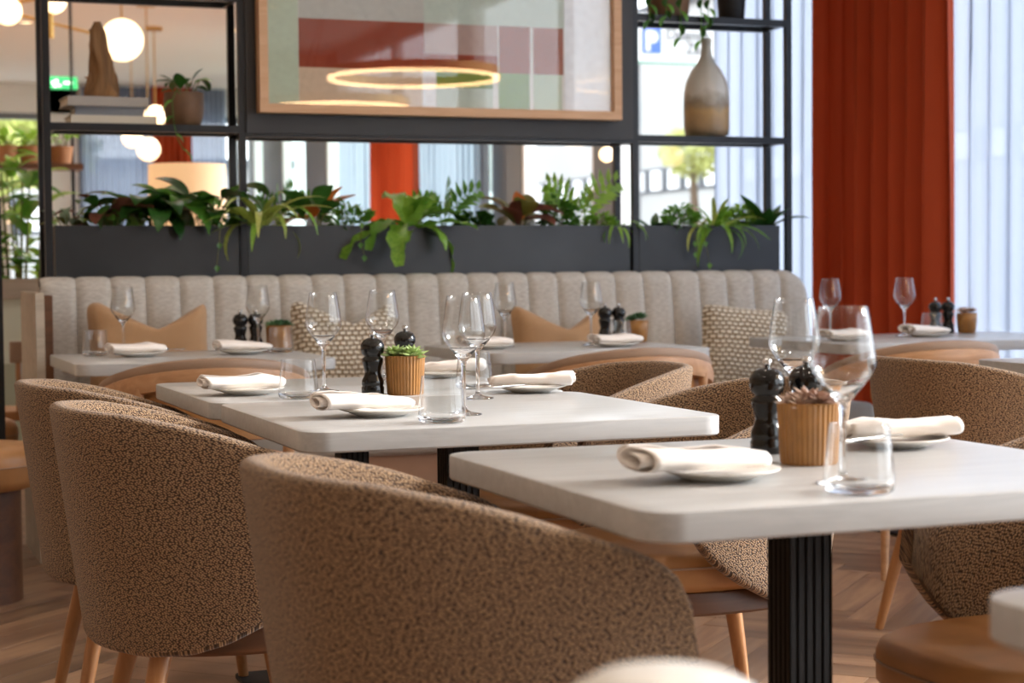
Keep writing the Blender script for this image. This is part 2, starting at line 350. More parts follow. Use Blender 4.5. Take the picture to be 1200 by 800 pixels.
# ---- the glazed side wall: grey piers, windows with frames and panes
def px(u, x): return atX(u, 200, x).y
piers = [(-4.5, -4.1, M_mullion), (-.2, .1, M_mullion), (3.95, 4.2, M_mullion), (7.9, 8.15, M_mullion), (px(722, XW), px(697, XW), M_mullion), (px(612, XW), px(579, XW), M_mullion), (px(484, XW), px(470, XW), M_mullion), (px(383, XW), px(359, XW), M_mullion), (px(331, XW), px(309, XW), M_mullion), (22.3, 22.6, M_mullion)]
for i, (a, b, m) in enumerate(piers):
    struct(MB().box(XW-.01, XW+.1, min(a, b), max(a, b), 0, CEIL).build('trim_%d' % (i+1), m))
srt = sorted((min(a, b), max(a, b)) for a, b, m in piers)
nwin = 0
for (a0, a1), (b0, b1) in zip(srt, srt[1:]):
    nwin += 1; y0, y1 = a1, b0
    wn = struct(ob('window_%d' % nwin, None, None, (XW, (y0+y1)/2, 0))); h = (y1-y0)/2
    fm = MB()
    for (p, q) in ((-h, -h+.05), (h-.05, h)): fm.box(0, .1, p, q, 0, CEIL)
    fm.box(0, .1, -h+.05, h-.05, 0, .12); fm.box(0, .1, -h+.05, h-.05, CEIL-.15, CEIL)
    ndiv = max(1, round(2*h/1.9))
    fm.build('window_frame', M_mullwhite, wn)
    for kk in range(ndiv):
        p = -h+.05+(2*h-.1)*kk/ndiv; q = -h+.05+(2*h-.1)*(kk+1)/ndiv
        if kk: MB().box(0, .1, p-.03, p+.03, .12, CEIL-.15).build('mullion', M_mullwhite, wn)
        pm = M_panegreen if (nwin >= 6) else M_pane
        MB().box(.045, .055, p+(.03 if kk else 0), q-(.03 if kk < ndiv-1 else 0), .12, CEIL-.15).build('pane', pm, wn)

# ---- far end wall: white, with a glazed middle
fx = lambda u: atY(u, 200, YF).x
wf = struct(MB().box(XL, fx(-60), YF, YF+.2, 0, CEIL).box(fx(58), fx(92), YF, YF+.2, 0, CEIL).box(XL, XW, YF, YF+.2, 2.95, CEIL).box(XL, XW, YF, YF+.2, 0, .2).build('wall_far', M_wallwhite))
for k_, (u0, u1) in enumerate(((-60, 58), (92, 285))):
    nwin += 1; x0, x1 = fx(u0), min(fx(u1), XW-.1)
    wn = struct(ob('window_%d' % nwin, None, None, ((x0+x1)/2, YF, 0))); h = (x1-x0)/2
    n = 2 if k_ else 1
    MB().box(-h, -h+.06, 0, .1, .2, 2.95).box(h-.06, h, 0, .1, .2, 2.95).box(-h, h, 0, .1, 2.87, 2.95).build('window_frame', M_mullion, wn)
    for q in range(n):
        a = -h+.06+(2*h-.12)*q/n; b = -h+.06+(2*h-.12)*(q+1)/n
        if q: MB().box(a-.03, a+.03, 0, .1, .2, 2.87).build('mullion', M_mullion, wn)
        MB().box(a, b, .045, .055, .2, 2.87).build('pane', M_pane, wn)

# ---- curtains
def curtain(name, label, cat, m, x, y0, y1, pleats, amp, axis='Y', top=CEIL-.03, seed=1, group=None, thick=.004):
    rnd = random.Random(seed); n = pleats*10; mb = MB(); V = []; zs = [0.02, .5, 1.0, 1.5, 2.0, 2.5, top]
    ph = [rnd.uniform(-.5, .5) for _ in range(pleats+2)]; am = [amp*rnd.uniform(.6, 1.25) for _ in range(pleats+2)]
    for side in (0, 1):
        for iz, z in enumerate(zs):
            for i in range(n+1):
                t = i/n; pi = t*pleats; a0 = int(min(pi, pleats-1)); fr = pi-a0
                A = am[a0]*(1-fr)+am[a0+1]*fr; P = ph[a0]*(1-fr)+ph[a0+1]*fr
                sw = .25*math.sin(z*1.3+P*4)
                s_ = math.sin(2*PI*pi+P*1.5+sw); d = A*(s_*.75+.25*s_**3)*(.8+.2*(top-z)/top)
                y = y0+(y1-y0)*(t+.25/pleats*math.sin(4*PI*pi)*.4)
                off = (thick if side else 0)
                V.append((x+d+off, y, z) if axis == 'Y' else (y, x-d-off, z))
    row = n+1; L = len(zs)*row; Fc = []
    for side in (0, 1):
        for iz in range(len(zs)-1):
            for i in range(n):
                q = side*L+iz*row+i; f = (q, q+1, q+row+1, q+row); Fc.append(f if side else f[::-1])
    if thick:
        mb.add(V, Fc)
    else:
        mb.add(V[:L], Fc[:len(Fc)//2])
    return tag(mb.build(name, m, None, True), label, cat, group)
XS, XR = 4.82, 4.72
R1 = (atX(1108, 200, XR).y, atX(957, 200, XR).y); R2 = (px(485, XR), px(437, XR))
curtain('velvet_curtain', 'rust-red velvet curtain hanging in deep folds beside the right-hand table', 'curtain', M_rust, XR, R1[0], R1[1], 8, .07, seed=5)
curtain('velvet_curtain', 'distant rust-red curtain seen above the long middle planter', 'curtain', M_rust, XR, R2[0], R2[1], 7, .08, seed=8)
for (a, b, n, lab, sd) in ((4.25, R1[0]+.25, 20, 'white sheer curtain at the right edge beside the rust curtain', 2),
                           (R1[1]-.2, px(838, XS), 9, 'white sheer curtain between the rust curtain and the parking sign', 3),
                           (px(572, XS), R2[0]+.15, 12, 'distant white sheer curtain just right of the far rust curtain', 4),
                           (R2[1]-.15, px(398, XS), 9, 'distant white sheer curtain just left of the far rust curtain', 6)):
    curtain('sheer_curtain', lab, 'curtain', M_sheer, XS, a, b, n, .03, seed=sd, group='white sheer curtains', thick=0)
curtain('velvet_curtain', 'small far rust-red curtain above the drum lampshade', 'curtain', M_rust, YF-.35, fx(174), fx(219), 6, .05, axis='X', seed=9)
curtain('sheer_curtain', 'far white sheer curtain behind the stacked books and drum lampshade, left half', 'curtain', M_sheer, YF-.2, fx(93), fx(178), 12, .03, axis='X', seed=10, group='white sheer curtains', thick=0)
curtain('sheer_curtain', 'far white sheer curtain behind the leafy pot on the shelf', 'curtain', M_sheer, YF-.2, fx(216), fx(262), 8, .03, axis='X', seed=11, group='white sheer curtains', thick=0)

# ---- outdoors
struct(MB().box(XW+.2, 90, -40, 120, -.35, -.2).box(-60, XW+.2, YF+.3, 120, -.35, -.2).build('pavement', M_pave))
def building(label, x0, x1, y0, y1, hgt, bands, face):
    t = thing('building', label, 'building', ((x0+x1)/2, (y0+y1)/2, -.2)); hx, hy = (x1-x0)/2, (y1-y0)/2
    MB().box(-hx, hx, -hy, hy, 0, hgt).build('wall', M_facade, t)
    MB().box(-hx-.2, hx+.2, -hy-.2, hy+.2, hgt, hgt+.3).build('roof', M_facadeband, t)
    win = MB().box(-.06, .06, -.5, .5, -.5, .5).mesh('window', M_facadewin) if face == 'x' else MB().box(-.5, .5, -.06, .06, -.5, .5).mesh('window', M_facadewin)
    for z, bh, ww, gap in bands:
        if face == 'x': MB().box(-hx-.05, -hx, -hy, hy, z, z+bh).build('band', M_facadeband, t)
        else: MB().box(-hx, hx, -hy-.05, -hy, z, z+bh).build('band', M_facadeband, t)
        n = int((2*hy if face == 'x' else 2*hx)/gap)
        for i in range(n):
            c = -(hy if face == 'x' else hx)+gap*(i+.5)
            o = ob('window', win, t, (-hx-.08, c, z+bh/2) if face == 'x' else (c, -hy-.08, z+bh/2))
            o.scale = (1, ww, bh*.8) if face == 'x' else (ww, 1, bh*.8)
    return t
building('pale building across the street with white windows in a slate band', 24, 32, 24, 78, 9, [(3.5, .75, .62, 1.25)], 'x')
building('pale building beyond the far end windows of the room', -14, 14, 58, 62, 4.5, [(2.4, 1.1, .8, 1.6)], 'y')
def tree(label, loc, r, h, m, n=900, seed=1):
    t = thing('street_tree', label, 'tree', loc, 0, 'street trees outside'); rnd = random.Random(seed); mb = MB()
    for _ in range(n):
        d = Vector((rnd.gauss(0, 1), rnd.gauss(0, 1), rnd.gauss(0, 1))).normalized()*r*rnd.uniform(.45, 1)**.6*(.8+.35*noise.noise(Vector((rnd.random()*9, 0, 0))))
        c = Vector((d.x, d.y, d.z*.8+h)); a = Vector((rnd.gauss(0, 1), rnd.gauss(0, 1), rnd.gauss(0, 1))).normalized(); b = a.orthogonal().normalized(); s_ = r*.11
        mb.add([c-a*s_, c+b*s_*.5, c+a*s_, c-b*s_*.5], [(0, 1, 2, 3)])
    mb.build('crown', m, t)
    MB().tube([(0, 0, 0), (.05, 0, h*.6), (0, .05, h)], [.16, .12, .06], 8).build('trunk', M_trunk, t)
for u, v, x, r, m, lab, sd in ((812, 178, 19, .95, M_treeleaf, 'sunlit yellow-green street tree outside, above the right planter', 1), (-2, 150, 0, 1.7, M_treeleaf, 'sunlit tree outside the far end window at the left edge', 2), (52, 170, 0, 1.5, M_treegreen, 'green tree outside the far end window, just right of the yellow one', 3)):
    p = atX(u, v, x) if x else atY(u, v, 33 if sd == 2 else 42); tree(lab, (p.x, p.y, -.2), r, p.z+.2, m, 900, sd)
# parking sign
YS = 30.0; p0 = atY(744, 74, YS); p1 = atY(850, 20, YS)
sg = thing('parking_sign', 'white street parking sign with a blue P square and green lower edge', 'sign', ((p0.x+p1.x)/2, YS, 0))
hx_ = (p1.x-p0.x)/2; zb, zt = p0.z, p1.z; X0 = sg.location.x
MB().box(-hx_, hx_, 0, .05, zb, zt).build('panel', M_signwhite, sg)
MB().box(-hx_, hx_, -.01, 0, zb, zb+.035).build('green_edge', M_signgreen, sg)
for xx in (-hx_+.1, hx_-.1): MB().tube([(xx, .08, -.2), (xx, .08, zt)], .04, 8).build('post', M_signgrey, sg)
pa = atY(752.5, 62, YS); pb = atY(774.5, 32, YS)
MB().box(pa.x-X0, pb.x-X0, -.012, 0, pa.z, pb.z).build('parking_square', M_signblue, sg)
def sign_text(body, u, v, size, m, depth=-.02, bold=.012):
    q = atY(u, v, YS); cu = bpy.data.curves.new('lettering', 'FONT'); cu.body = body; cu.size = size; cu.extrude = .003; cu.offset = size*bold; cu.materials.append(m)
    o = bpy.data.objects.new('lettering_outline', cu); col.objects.link(o); bpy.context.view_layer.update()
    me = bpy.data.meshes.new_from_object(o.evaluated_get(bpy.context.evaluated_depsgraph_get())); bpy.data.objects.remove(o)
    n_ = ob('lettering', me, sg, (q.x-X0, depth, q.z)); n_.rotation_euler = (PI/2, 0, 0)
sz = (pb.z-pa.z)
sign_text('P', 755.5, 36.5+21.5, sz*1.0, M_signwhite, -.02, .05)
sign_text('Deansg', 780, 46, sz*.62, M_signgrey); sign_text('Za', 803, 63, sz*.62, M_signgrey)

# ================================================================== BANQUETTE
bx0, bx1 = .735, 4.03; nch = 25; cwid = (bx1-bx0)/nch
bench = thing('banquette', 'long grey linen banquette with channel-stitched back below the planters', 'bench', ((bx0+bx1)/2, 7.0, 0))
def channel_mesh(round_right=False):
    mb = MB(); nu, nv = 10, 22; V = []; UV = []; Fc = []
    prof = []
    for j in range(nv+1):
        t = j/nv
        if t < .8: z = .40+(.96-.40)*t/.8; y = -.055+.075*(t/.8); nrm = (-1, .13)
        else:
            a = (t-.8)/.2*PI*.62; z = .96+.052*math.sin(a); y = .02+.052*(1-math.cos(a)); nrm = (-math.cos(a), math.sin(a))
        prof.append((y, z, nrm))
    prof.append((.118, .98, (0, 0)))
    for j, (y, z, nr) in enumerate(prof):
        for i in range(nu+1):
            t = i/nu*2-1; bul = .016*(1-abs(t)**5)
            xx = t*cwid/2*.992
            zz = z+nr[1]*bul*.45
            if round_right and t > -1: zz = .4+(zz-.4)*(1-.10*max(0, (t+1)/2)**3)
            V.append((xx, y+nr[0]*bul, zz)); UV.append((xx, z+y))
    for j in range(len(prof)-1):
        for i in range(nu):
            q = j*(nu+1)+i; Fc.append((q, q+1, q+nu+2, q+nu+1))
    return mb.add(V, Fc, 0, UV).mesh('back_channel', M_linen, True)
chm, chr_ = channel_mesh(), channel_mesh(True)
for i in range(nch):
    ob('back_channel', chr_ if i == nch-1 else chm, bench, (bx0+cwid*(i+.5)-bench.location.x, 0, 0))
MB().box(bx0-bench.location.x, bx1-bench.location.x-.01, .05, .12, .05, .97).build('back_board', M_linen, bench)
rb = rbox(bx1-bx0, .56, .13, .035, 3, .34); rb.build('seat_cushion', M_linen, bench, True, 40, (0, -.28, 0))
MB().box(bx0-bench.location.x+.02, bx1-bench.location.x-.02, -.5, .05, .0, .34).build('plinth', M_seatpink, bench)
e = MB().box(-.03, 0, -.42, .12, 0, .965).build('end_panel', M_panelwood, bench, loc=(bx0-bench.location.x-.035, 0, 0)); e['label'] = 'pale wooden end panel'
MB().box(-.03, 0, -.40, .12, 0, .955).build('end_strip', M_apron, bench, loc=(bx0-bench.location.x-.004, 0, 0))

# ================================================================== SHELVING
PX = [.784, 1.544, 3.263, 4.016]; SY0, SY1 = 7.15, 7.37; PT = .028
sh = thing('shelving_unit', 'tall black steel shelving divider standing behind the banquette', 'shelf', (2.4, SY0, 0))
post = MB().box(-PT/2, PT/2, 0, PT, 0, CEIL-.02).mesh('post', M_frame)
for x in PX:
    for y in (0, SY1-SY0-PT): ob('post', post, sh, (x-2.4, y, 0))
def shelf(x0, x1, z, glass=True):
    a, b = x0-2.4+PT/2, x1-2.4-PT/2; d = SY1-SY0
    MB().box(a, b, 0, PT, z-.03, z).build('front_bar', M_frame, sh); MB().box(a, b, d-PT, d, z-.03, z).build('back_bar', M_frame, sh)
    for xx in (a, b-.02): MB().box(xx, xx+.02, PT, d-PT, z-.03, z-.012).build('side_bar', M_frame, sh)
    if glass: MB().box(a+.02, b-.02, PT, d-PT, z-.010, z-.002).build('shelf_glass', M_shelfglass, sh)
shelf(PX[0], PX[1], 1.614); shelf(PX[2], PX[3], 1.608); shelf(PX[2], PX[3], 2.129); shelf(PX[0], PX[1], 2.135)
shelf(PX[1], PX[2], 1.60, False)
for a, b in zip(PX, PX[1:]): shelf(a, b, .99, False); shelf(a, b, 2.75, False)
MB().box(PX[1]-2.4+PT/2, PX[2]-2.4-PT/2, -.01, 0, 1.585, 2.75).build('backing_panel', M_backing, sh)

# framed picture with glass
AX0, AX1, AZ0, AZ1, AY = 1.598, 3.163, 1.663, 2.62, 7.085
art = thing('framed_picture', 'large abstract picture of colour blocks in a pale oak frame under glass', 'picture', ((AX0+AX1)/2, AY, AZ0)); hw = (AX1-AX0)/2; fw = .035; ah = AZ1-AZ0
MB().box(-hw, hw, -.02, .045, 0, fw).box(-hw, hw, -.02, .045, ah-fw, ah).box(-hw, -hw+fw, -.02, .045, fw, ah-fw).box(hw-fw, hw, -.02, .045, fw, ah-fw).build('frame', M_oakframe, art)
def ax(u): return atY(u, 60, AY+.02).x-art.location.x
def az(v, u=500): return atY(u, v, AY+.02).z-AZ0
ac = [mat('print_'+n_, c, .8, var=.05, scale=40) for n_, c in (('pale', 'dfe0dd'), ('sage', 'b9c9b4'), ('grey', 'b9bab4'), ('rust', '8f3416'), ('brick', '96503a'), ('tan', 'cdb79e'), ('green', '7f9a5c'), ('deepgreen', '6a8a3e'), ('mint', 'bccabf'), ('white', 'e9edf2'), ('mauve', 'b0968e'))]
art_mb = MB(); art_mb.box(-hw+fw, hw-fw, .02, .03, fw, ah-fw, 0)
def patch(u0, u1, z0, z1, mi): art_mb.box(ax(u0), ax(u1), .0185, .0199, max(z0, fw), min(z1, ah-fw), mi)
zA, zB, zC = az(83), az(27), az(-60)
patch(311, 349.5, 0, zC, 1); patch(350, 497, zB, zC, 2); patch(497.2, 661, zB, zC, 8); patch(350, 497, zA, zB, 3); patch(497.2, 583, zA+.07, zB, 10); patch(497.2, 583, zA, zA+.07, 3); patch(585, 621, zA, zB, 4); patch(625, 660, zA, zB, 4)
patch(350, 494, 0, zA, 5); patch(494.5, 510.5, 0, zA, 9); patch(511, 577, zA-.065, zA, 7); patch(511, 577, 0, zA-.065, 8); patch(584, 620, 0, zA, 6); patch(625, 658, 0, zA, 1); patch(661.5, 716, 0, zC, 9)  # wide white block at the right end paints a window reflection into the print
art_mb.build('print', ac, art)
MB().box(-hw+fw, hw-fw, .002, .005, fw, ah-fw).build('picture_glass', M_artglass, art)

# planters
PLN = [(.808, 1.525, 'short dark steel trough planter at the left end of the shelving', 62), (1.562, 3.238, 'long dark steel trough planter in the middle of the shelving', 290), (3.283, 3.972, 'short grey steel trough planter beside the white sheer curtain', 750)]
for x0, x1, lab, _ in PLN:
    t = thing('trough_planter', lab, 'planter', ((x0+x1)/2, 7.26, .99), 0, 'steel trough planters'); h = (x1-x0)/2
    MB().box(-h, h, -.1, -.094, 0, .227).box(-h, h, .094, .1, 0, .227).box(-h, -h+.006, -.094, .094, 0, .227).box(h-.006, h, -.094, .094, 0, .227).box(-h+.006, h-.006, -.094, .094, 0, .01).build('trough', M_planter, t)
    MB().box(-h+.006, h-.006, -.094, .094, .15, .185).build('soil', M_soil, t)

# ================================================================== PLANTS
def leaf_mesh(kind, droop):
    mb = MB(); V = []; Fc = []; n = 9
    for i in range(n+1):
        t = i/n
        if kind == 'oval': w_ = .34*math.sin(PI*min(1, t*.98+.02))**.75*(1-.25*t)
        elif kind == 'strap': w_ = .045*(1-t**3)+.004
        elif kind == 'wavy': w_ = (.10*math.sin(PI*(.12+.8*t))**.7)*(1+.18*math.sin(t*22))
        else: w_ = .16*math.sin(PI*min(1, t+.03))**.8*(1-.2*t)
        a = -droop*t*t; x = 0; z = 0
        # integrate the arc
        m = 12; xx = zz = 0
        for q in range(m):
            tt = t*(q+.5)/m; an = -droop*tt; xx += math.cos(an)*t/m; zz += math.sin(an)*t/m
        up = Vector((math.sin(droop*t), 0, math.cos(droop*t)))
        wob = .03*math.sin(t*18) if kind == 'wavy' else 0
        for s_ in (-1, 0, 1):
            lift = (abs(s_)*w_*.35)+(wob*abs(s_)*s_)
            V.append(Vector((xx, s_*w_, zz))+up*lift)
    for i in range(n):
        for s_ in range(2):
            q = i*3+s_; Fc.append((q, q+1, q+4, q+3))
    return mb.add(V, Fc)
LEAF = {}
def leaf_me(kind, droop, m):
    key = (kind, droop, m.name)
    if key not in LEAF: LEAF[key] = leaf_mesh(kind, droop).mesh('leaf', m, True)
    return LEAF[key]
def place_leaf(t, me, base, az_, el, L, roll=0, wid=1):
    o = ob('leaf', me, t, base); o.rotation_mode = 'XYZ'
    o.rotation_euler = (Matrix.Rotation(az_, 3, 'Z') @ Matrix.Rotation(-el, 3, 'Y') @ Matrix.Rotation(roll, 3, 'X')).to_euler(); o.scale = (L, L*wid, L); return o
def plant(name, label, loc, kind, m, n, L, el=(.5, 1.2), droop=(1.0, 1.8), spread=.03, seed=0, azr=(0, 2*PI), stems=True, m2=None, group='plants in the trough planters', stem_h=.0, wid=1):
    if group.startswith('plants in the trough'): n = int(n*1.6); L *= 1.22; stem_h *= 1.15
    rnd = random.Random(seed); t = thing(name, label, 'plant', loc, 0, group); st = MB()
    for i in range(n):
        a = azr[0]+(azr[1]-azr[0])*(i+rnd.random()*.7)/n; e = rnd.uniform(*el); LL = L*rnd.uniform(.7, 1.15)
        b = Vector((math.cos(a)*spread*rnd.random(), math.sin(a)*spread*.6*rnd.random(), 0)); p = b.copy()
        if stem_h:
            hh = stem_h*rnd.uniform(.35, 1); p = b+Vector((math.cos(a)*hh*.5, math.sin(a)*hh*.4, hh)); st.tube([b-Vector((0, 0, .03)), (b+p)/2+Vector((0, 0, hh*.15)), p], .0022, 5)
        place_leaf(t, leaf_me(kind, rnd.choice(droop), (m2 if (m2 and rnd.random() < .35) else m)), p, a, e, LL, rnd.uniform(-.35, .35), wid)
    if stem_h and stems: st.build('stems', M_leafolive, t, True)
    elif not stem_h: MB().lathe([(.0, -.03), (.014, -.03), (.012, .012), (0, .02)], 8).build('crown', M_leafolive, t)
    return t
def small_bush(name, label, loc, m, r, h, n, leaf=.02, seed=0, hang=0, group='plants in the trough planters'):
    if group.startswith('plants in the trough'): n = int(n*1.5); h *= 1.25; leaf *= 1.3
    rnd = random.Random(seed); t = thing(name, label, 'plant', loc, 0, group); mb = MB(); st = MB()
    for i in range(n):
        a = rnd.uniform(0, 2*PI); rr = r*math.sqrt(rnd.random()); z = h*rnd.random()**.8*(1-.4*rr/r)
        c = Vector((rr*math.cos(a), rr*math.sin(a)*.6, z)); d = Vector((math.cos(a), math.sin(a), rnd.uniform(-.2, 1))).normalized(); s_ = d.orthogonal().normalized()
        if rnd.random() < .5: s_ = d.cross(s_)
        l = leaf*rnd.uniform(.7, 1.3); mb.add([c, c+d*l*.5+s_*l*.3, c+d*l, c+d*l*.5-s_*l*.3], [(0, 1, 2, 3)])
        if i % 6 == 0: st.tube([(c.x*.3, c.y*.3, -.03), c*.6, c], .0013, 4)
    for q in range(hang):
        x = rnd.uniform(-r, r); pts = [(x, -.05, .02), (x, -.115, .04), (x+rnd.uniform(-.01, .01), -.125, -.04), (x+rnd.uniform(-.02, .02), -.122, -.05-rnd.uniform(.03, .12))]
        st.tube(pts, .0015, 4)
        for w_ in (1, 2, 3):
            c = Vector(pts[w_]); mb.add([c, c+Vector((.012, -.004, -.012)), c+Vector((0, -.002, -.03)), c+Vector((-.012, -.004, -.012))], [(0, 1, 2, 3)])
    f = mb.build('foliage', m, t); f['kind'] = 'stuff'; st.build('stems', M_leafolive, t); return t
def palm(name, label, loc, m, n, L, seed=0, group='plants in the trough planters'):
    rnd = random.Random(seed); t = thing(name, label, 'plant', loc, 0, group)
    for i in range(n):
        a = 2*PI*(i+rnd.random()*.6)/n; H = L*rnd.uniform(.7, 1.1); mb = MB(); pts = []
        for q in range(9):
            s_ = q/8; pts.append(Vector((math.cos(a)*H*.62*s_**1.4, math.sin(a)*H*.25*s_**1.4, H*(s_-.28*s_**3))))
        mb.tube(pts, [.0025*(1-.7*q/8) for q in range(9)], 5)
        for q in range(3, 9):
            for sd in (-1, 1):
                d = (pts[q]-pts[q-1]).normalized(); sv = d.cross(Vector((math.sin(a), -math.cos(a), .3))).normalized()*sd
                l = H*.3*(1.1-abs(q-5)/7); dd = (d*.55+sv*.8+Vector((0, 0, -.15))).normalized(); wv = dd.cross(d).normalized(); wv = dd.cross(wv)*.012*H/.25
                mb.add([pts[q], pts[q]+dd*l*.45+wv, pts[q]+dd*l, pts[q]+dd*l*.45-wv], [(0, 1, 2, 3)])
        mb.build('frond', m, t)
    MB().tube([(0, 0, -.04), (0, 0, .03)], .008, 6).build('stem', M_leafolive, t); return t
def pp(u, y=7.26): q = atY(u, 262, y); return (q.x, y, 1.19)
plant('peace_lily', 'large glossy peace lily in the left planter, below the drum lampshade', pp(180), 'lance', M_leafdark, 14, .2, (.5, 1.25), (1.4, 2.2), .05, 1, m2=M_leafmid, stem_h=.09, wid=1.5)
plant('pothos', 'broad dark-leaved plant at the right end of the left planter', pp(243), 'oval', M_leafdark, 12, .14, (.1, .9), (.7, 1.4), .05, 2, m2=M_leafmid, stem_h=.15)
plant('pothos', 'light-veined leafy plant in the left planter between lily and dark plant', pp(212), 'oval', M_leafmid, 9, .11, (.0, .8), (.7, 1.4), .05, 3, m2=M_leafdark, stem_h=.12)
plant('prayer_plant', 'dark prayer plant with plum undersides near the left post', pp(135), 'oval', M_leafdark, 10, .12, (.2, .9), (.7, 1.4), .05, 4, m2=M_leafplum, stem_h=.1)
plant('prayer_plant', 'small plant with one plum leaf, second from the left post', pp(110), 'oval', M_leafmid, 6, .1, (.0, .5), (.7, 1.0), .03, 5, m2=M_leafplum, stem_h=.07)
plant('foliage_plant', 'grey-green plant with an upright bud at the left post', pp(80), 'lance', M_leafgrey, 8, .09, (.2, 1.3), (.7, 1.4), .03, 6, m2=M_leafolive, stem_h=.07, wid=1.3)
small_bush('creeping_plant', 'tiny-leaved creeper beneath the dark broad leaves, left planter', pp(262, 7.21), M_leafmid, .07, .06, 90, .02, 7, 1)
plant('spider_plant', 'yellow-green spider plant spilling over the middle planter beside the shelf post', pp(304, 7.2), 'strap', M_leafyellow, 20, .27, (.5, 1.35), (1.2, 2.0, 2.8), .03, 8, m2=M_leafbright, wid=1.2)
palm('parlour_palm', 'small feathery palm behind the yellow-green spider plant', pp(328, 7.3), M_leafmid, 6, .24, 9)
plant('rubber_plant', 'rubber plant with a rust-coloured leaf beside the spider plant', pp(370, 7.22), 'oval', M_leafdark, 8, .13, (.2, 1.2), (.4, 1.0), .03, 10, m2=M_leafrust, stem_h=.09)
small_bush('creeping_plant', 'loose small-leaved creeper left of the big fern', pp(408, 7.23), M_leafmid, .09, .11, 110, .028, 11, 1)
plant('birds_nest_fern', 'big bright green fern with wavy strap leaves in the middle planter', pp(480, 7.2), 'wavy', M_leafbright, 15, .25, (.25, 1.35), (.9, 1.6, 2.2), .03, 12, m2=M_leafmid, wid=1.25)
palm('parlour_palm', 'fine-leaved palm rising just behind the big fern', pp(520, 7.32), M_leafmid, 7, .26, 13)
small_bush('creeping_plant', 'low dark succulent clump right of the big fern', pp(557, 7.24), M_leafdark, .06, .08, 120, .03, 14)
plant('rubber_plant', 'rubber plant with an upright orange leaf and olive side leaves', pp(610, 7.23), 'oval', M_leafolive, 9, .15, (-.1, 1.0), (.3, .8), .02, 15, m2=M_leafplum, stem_h=.07)
t = [o for o in col.objects if o.name.startswith('rubber_plant')][-1]
place_leaf(t, leaf_me('oval', .4, M_leafrust), (-.01, -.02, .05), 1.4, 1.35, .14, .2, .8)
small_bush('foliage_plant', 'mid-green bushy plant between orange-leaved plant and pale palm', pp(655, 7.25), M_leafmid, .07, .13, 170, .025, 16)
palm('parlour_palm', 'pale green palm with raised fronds near the right shelf post', pp(678, 7.3), M_leafbright, 7, .3, 17)
small_bush('foliage_plant', 'fuzzy yellow-green ground plant below the pale palm', pp(703, 7.22), M_leafbright, .07, .07, 160, .02, 18)
plant('spider_plant', 'small grassy plant hanging over the right end of the middle planter', pp(724, 7.2), 'strap', M_leafbright, 14, .14, (.4, 1.3), (1.2, 2.0, 2.8), .03, 19)
plant('bromeliad', 'spiky dark green rosette at the left end of the right planter', pp(768), 'lance', M_leafdark, 12, .12, (.2, 1.1), (.4, 1.0), .02, 20)
small_bush('creeping_plant', 'small-leaved trailing plant in the right planter', pp(797, 7.22), M_leafmid, .08, .1, 150, .024, 21, 2)
plant('spider_plant', 'arching grassy spider plant spilling over the right planter', pp(838, 7.2), 'strap', M_leafbright, 24, .21, (.4, 1.4), (1.2, 2.0, 2.8), .03, 22, m2=M_leafyellow)
small_bush('foliage_plant', 'fine grassy tuft behind the right spider plant', pp(868, 7.28), M_leafbright, .07, .1, 150, .03, 23)
plant('snake_plant', 'broad dark upright blades at the far right planter end', pp(896, 7.24), 'lance', M_leafdark, 8, .16, (.5, 1.3), (.4, 1.0), .02, 24, wid=1.3)

# ================================================================== ORNAMENTS ON THE SHELVES
def book(label, u0, u1, z0, h, m, y0, y1, rz):
    a, b = atY(u0, 130, 7.2).x, atY(u1, 130, 7.2).x; w_ = b-a; d = y1-y0
    t = thing('book', label, 'book', ((a+b)/2, (y0+y1)/2, z0), rz, 'stack of three books')
    MB().box(-w_/2, w_/2, -d/2, d/2, 0, .004).box(-w_/2, w_/2, -d/2, d/2, h-.004, h).box(-w_/2, w_/2, -d/2, -d/2+.004, .004, h-.004).build('cover', m, t)
    MB().box(-w_/2+.006, w_/2-.006, -d/2+.004, d/2-.006, .004, h-.004).build('pages', M_pages, t)
ZS = 1.6142
book('pale grey-green book, bottom of the stack under the driftwood', 81, 181, ZS, .031, M_bookcream, 7.16, 7.36, .02)
book('slate grey book in the middle of the stack', 87, 167, ZS+.0312, .035, M_bookdark, 7.17, 7.35, -.01)
book('pale grey book on top of the stack, carrying the driftwood', 76, 171, ZS+.0664, .037, M_bookgrey, 7.155, 7.36, .05)
dz = ZS+.1036; dx = atY(122, 108, 7.25).x
mb = MB(); V = []; Fc = []; nr, ns = 26, 22
for i in range(nr+1):
    t = i/nr; R_ = interp([(0, .068), (.06, .066), (.2, .05), (.45, .042), (.7, .034), (.88, .026), (1, .012)], t); cx = interp([(0, 0), (.3, .0), (.7, -.02), (1, -.022)], t)
    for q in range(ns):
        a = 2*PI*q/ns; n_ = noise.noise(Vector((math.cos(a)*1.6, math.sin(a)*1.6, t*3)))*.5+.35*noise.noise(Vector((math.cos(a)*5, math.sin(a)*5, t*2)))
        r_ = R_*(1+.8*n_+.18*math.sin(a*4+t*7)); V.append((cx+r_*math.cos(a), r_*.75*math.sin(a), t*.3))
for i in range(nr):
    for q in range(ns): Fc.append((i*ns+q, i*ns+(q+1) % ns, (i+1)*ns+(q+1) % ns, (i+1)*ns+q))
Fc.append(tuple(range(ns))[::-1]); Fc.append(tuple(nr*ns+q for q in range(ns))); mb.add(V, Fc)
dw = tag(ob('driftwood', None, None, (dx, 7.25, dz)), 'gnarled upright piece of driftwood standing on the book stack', 'driftwood')
mb.build('trunk', M_bark, dw, True)
MB().tube([(-.03, 0, .25), (-.045, 0, .262), (-.052, 0, .27)], [.012, .008, .004], 7).build('stub', M_bark, dw, True)
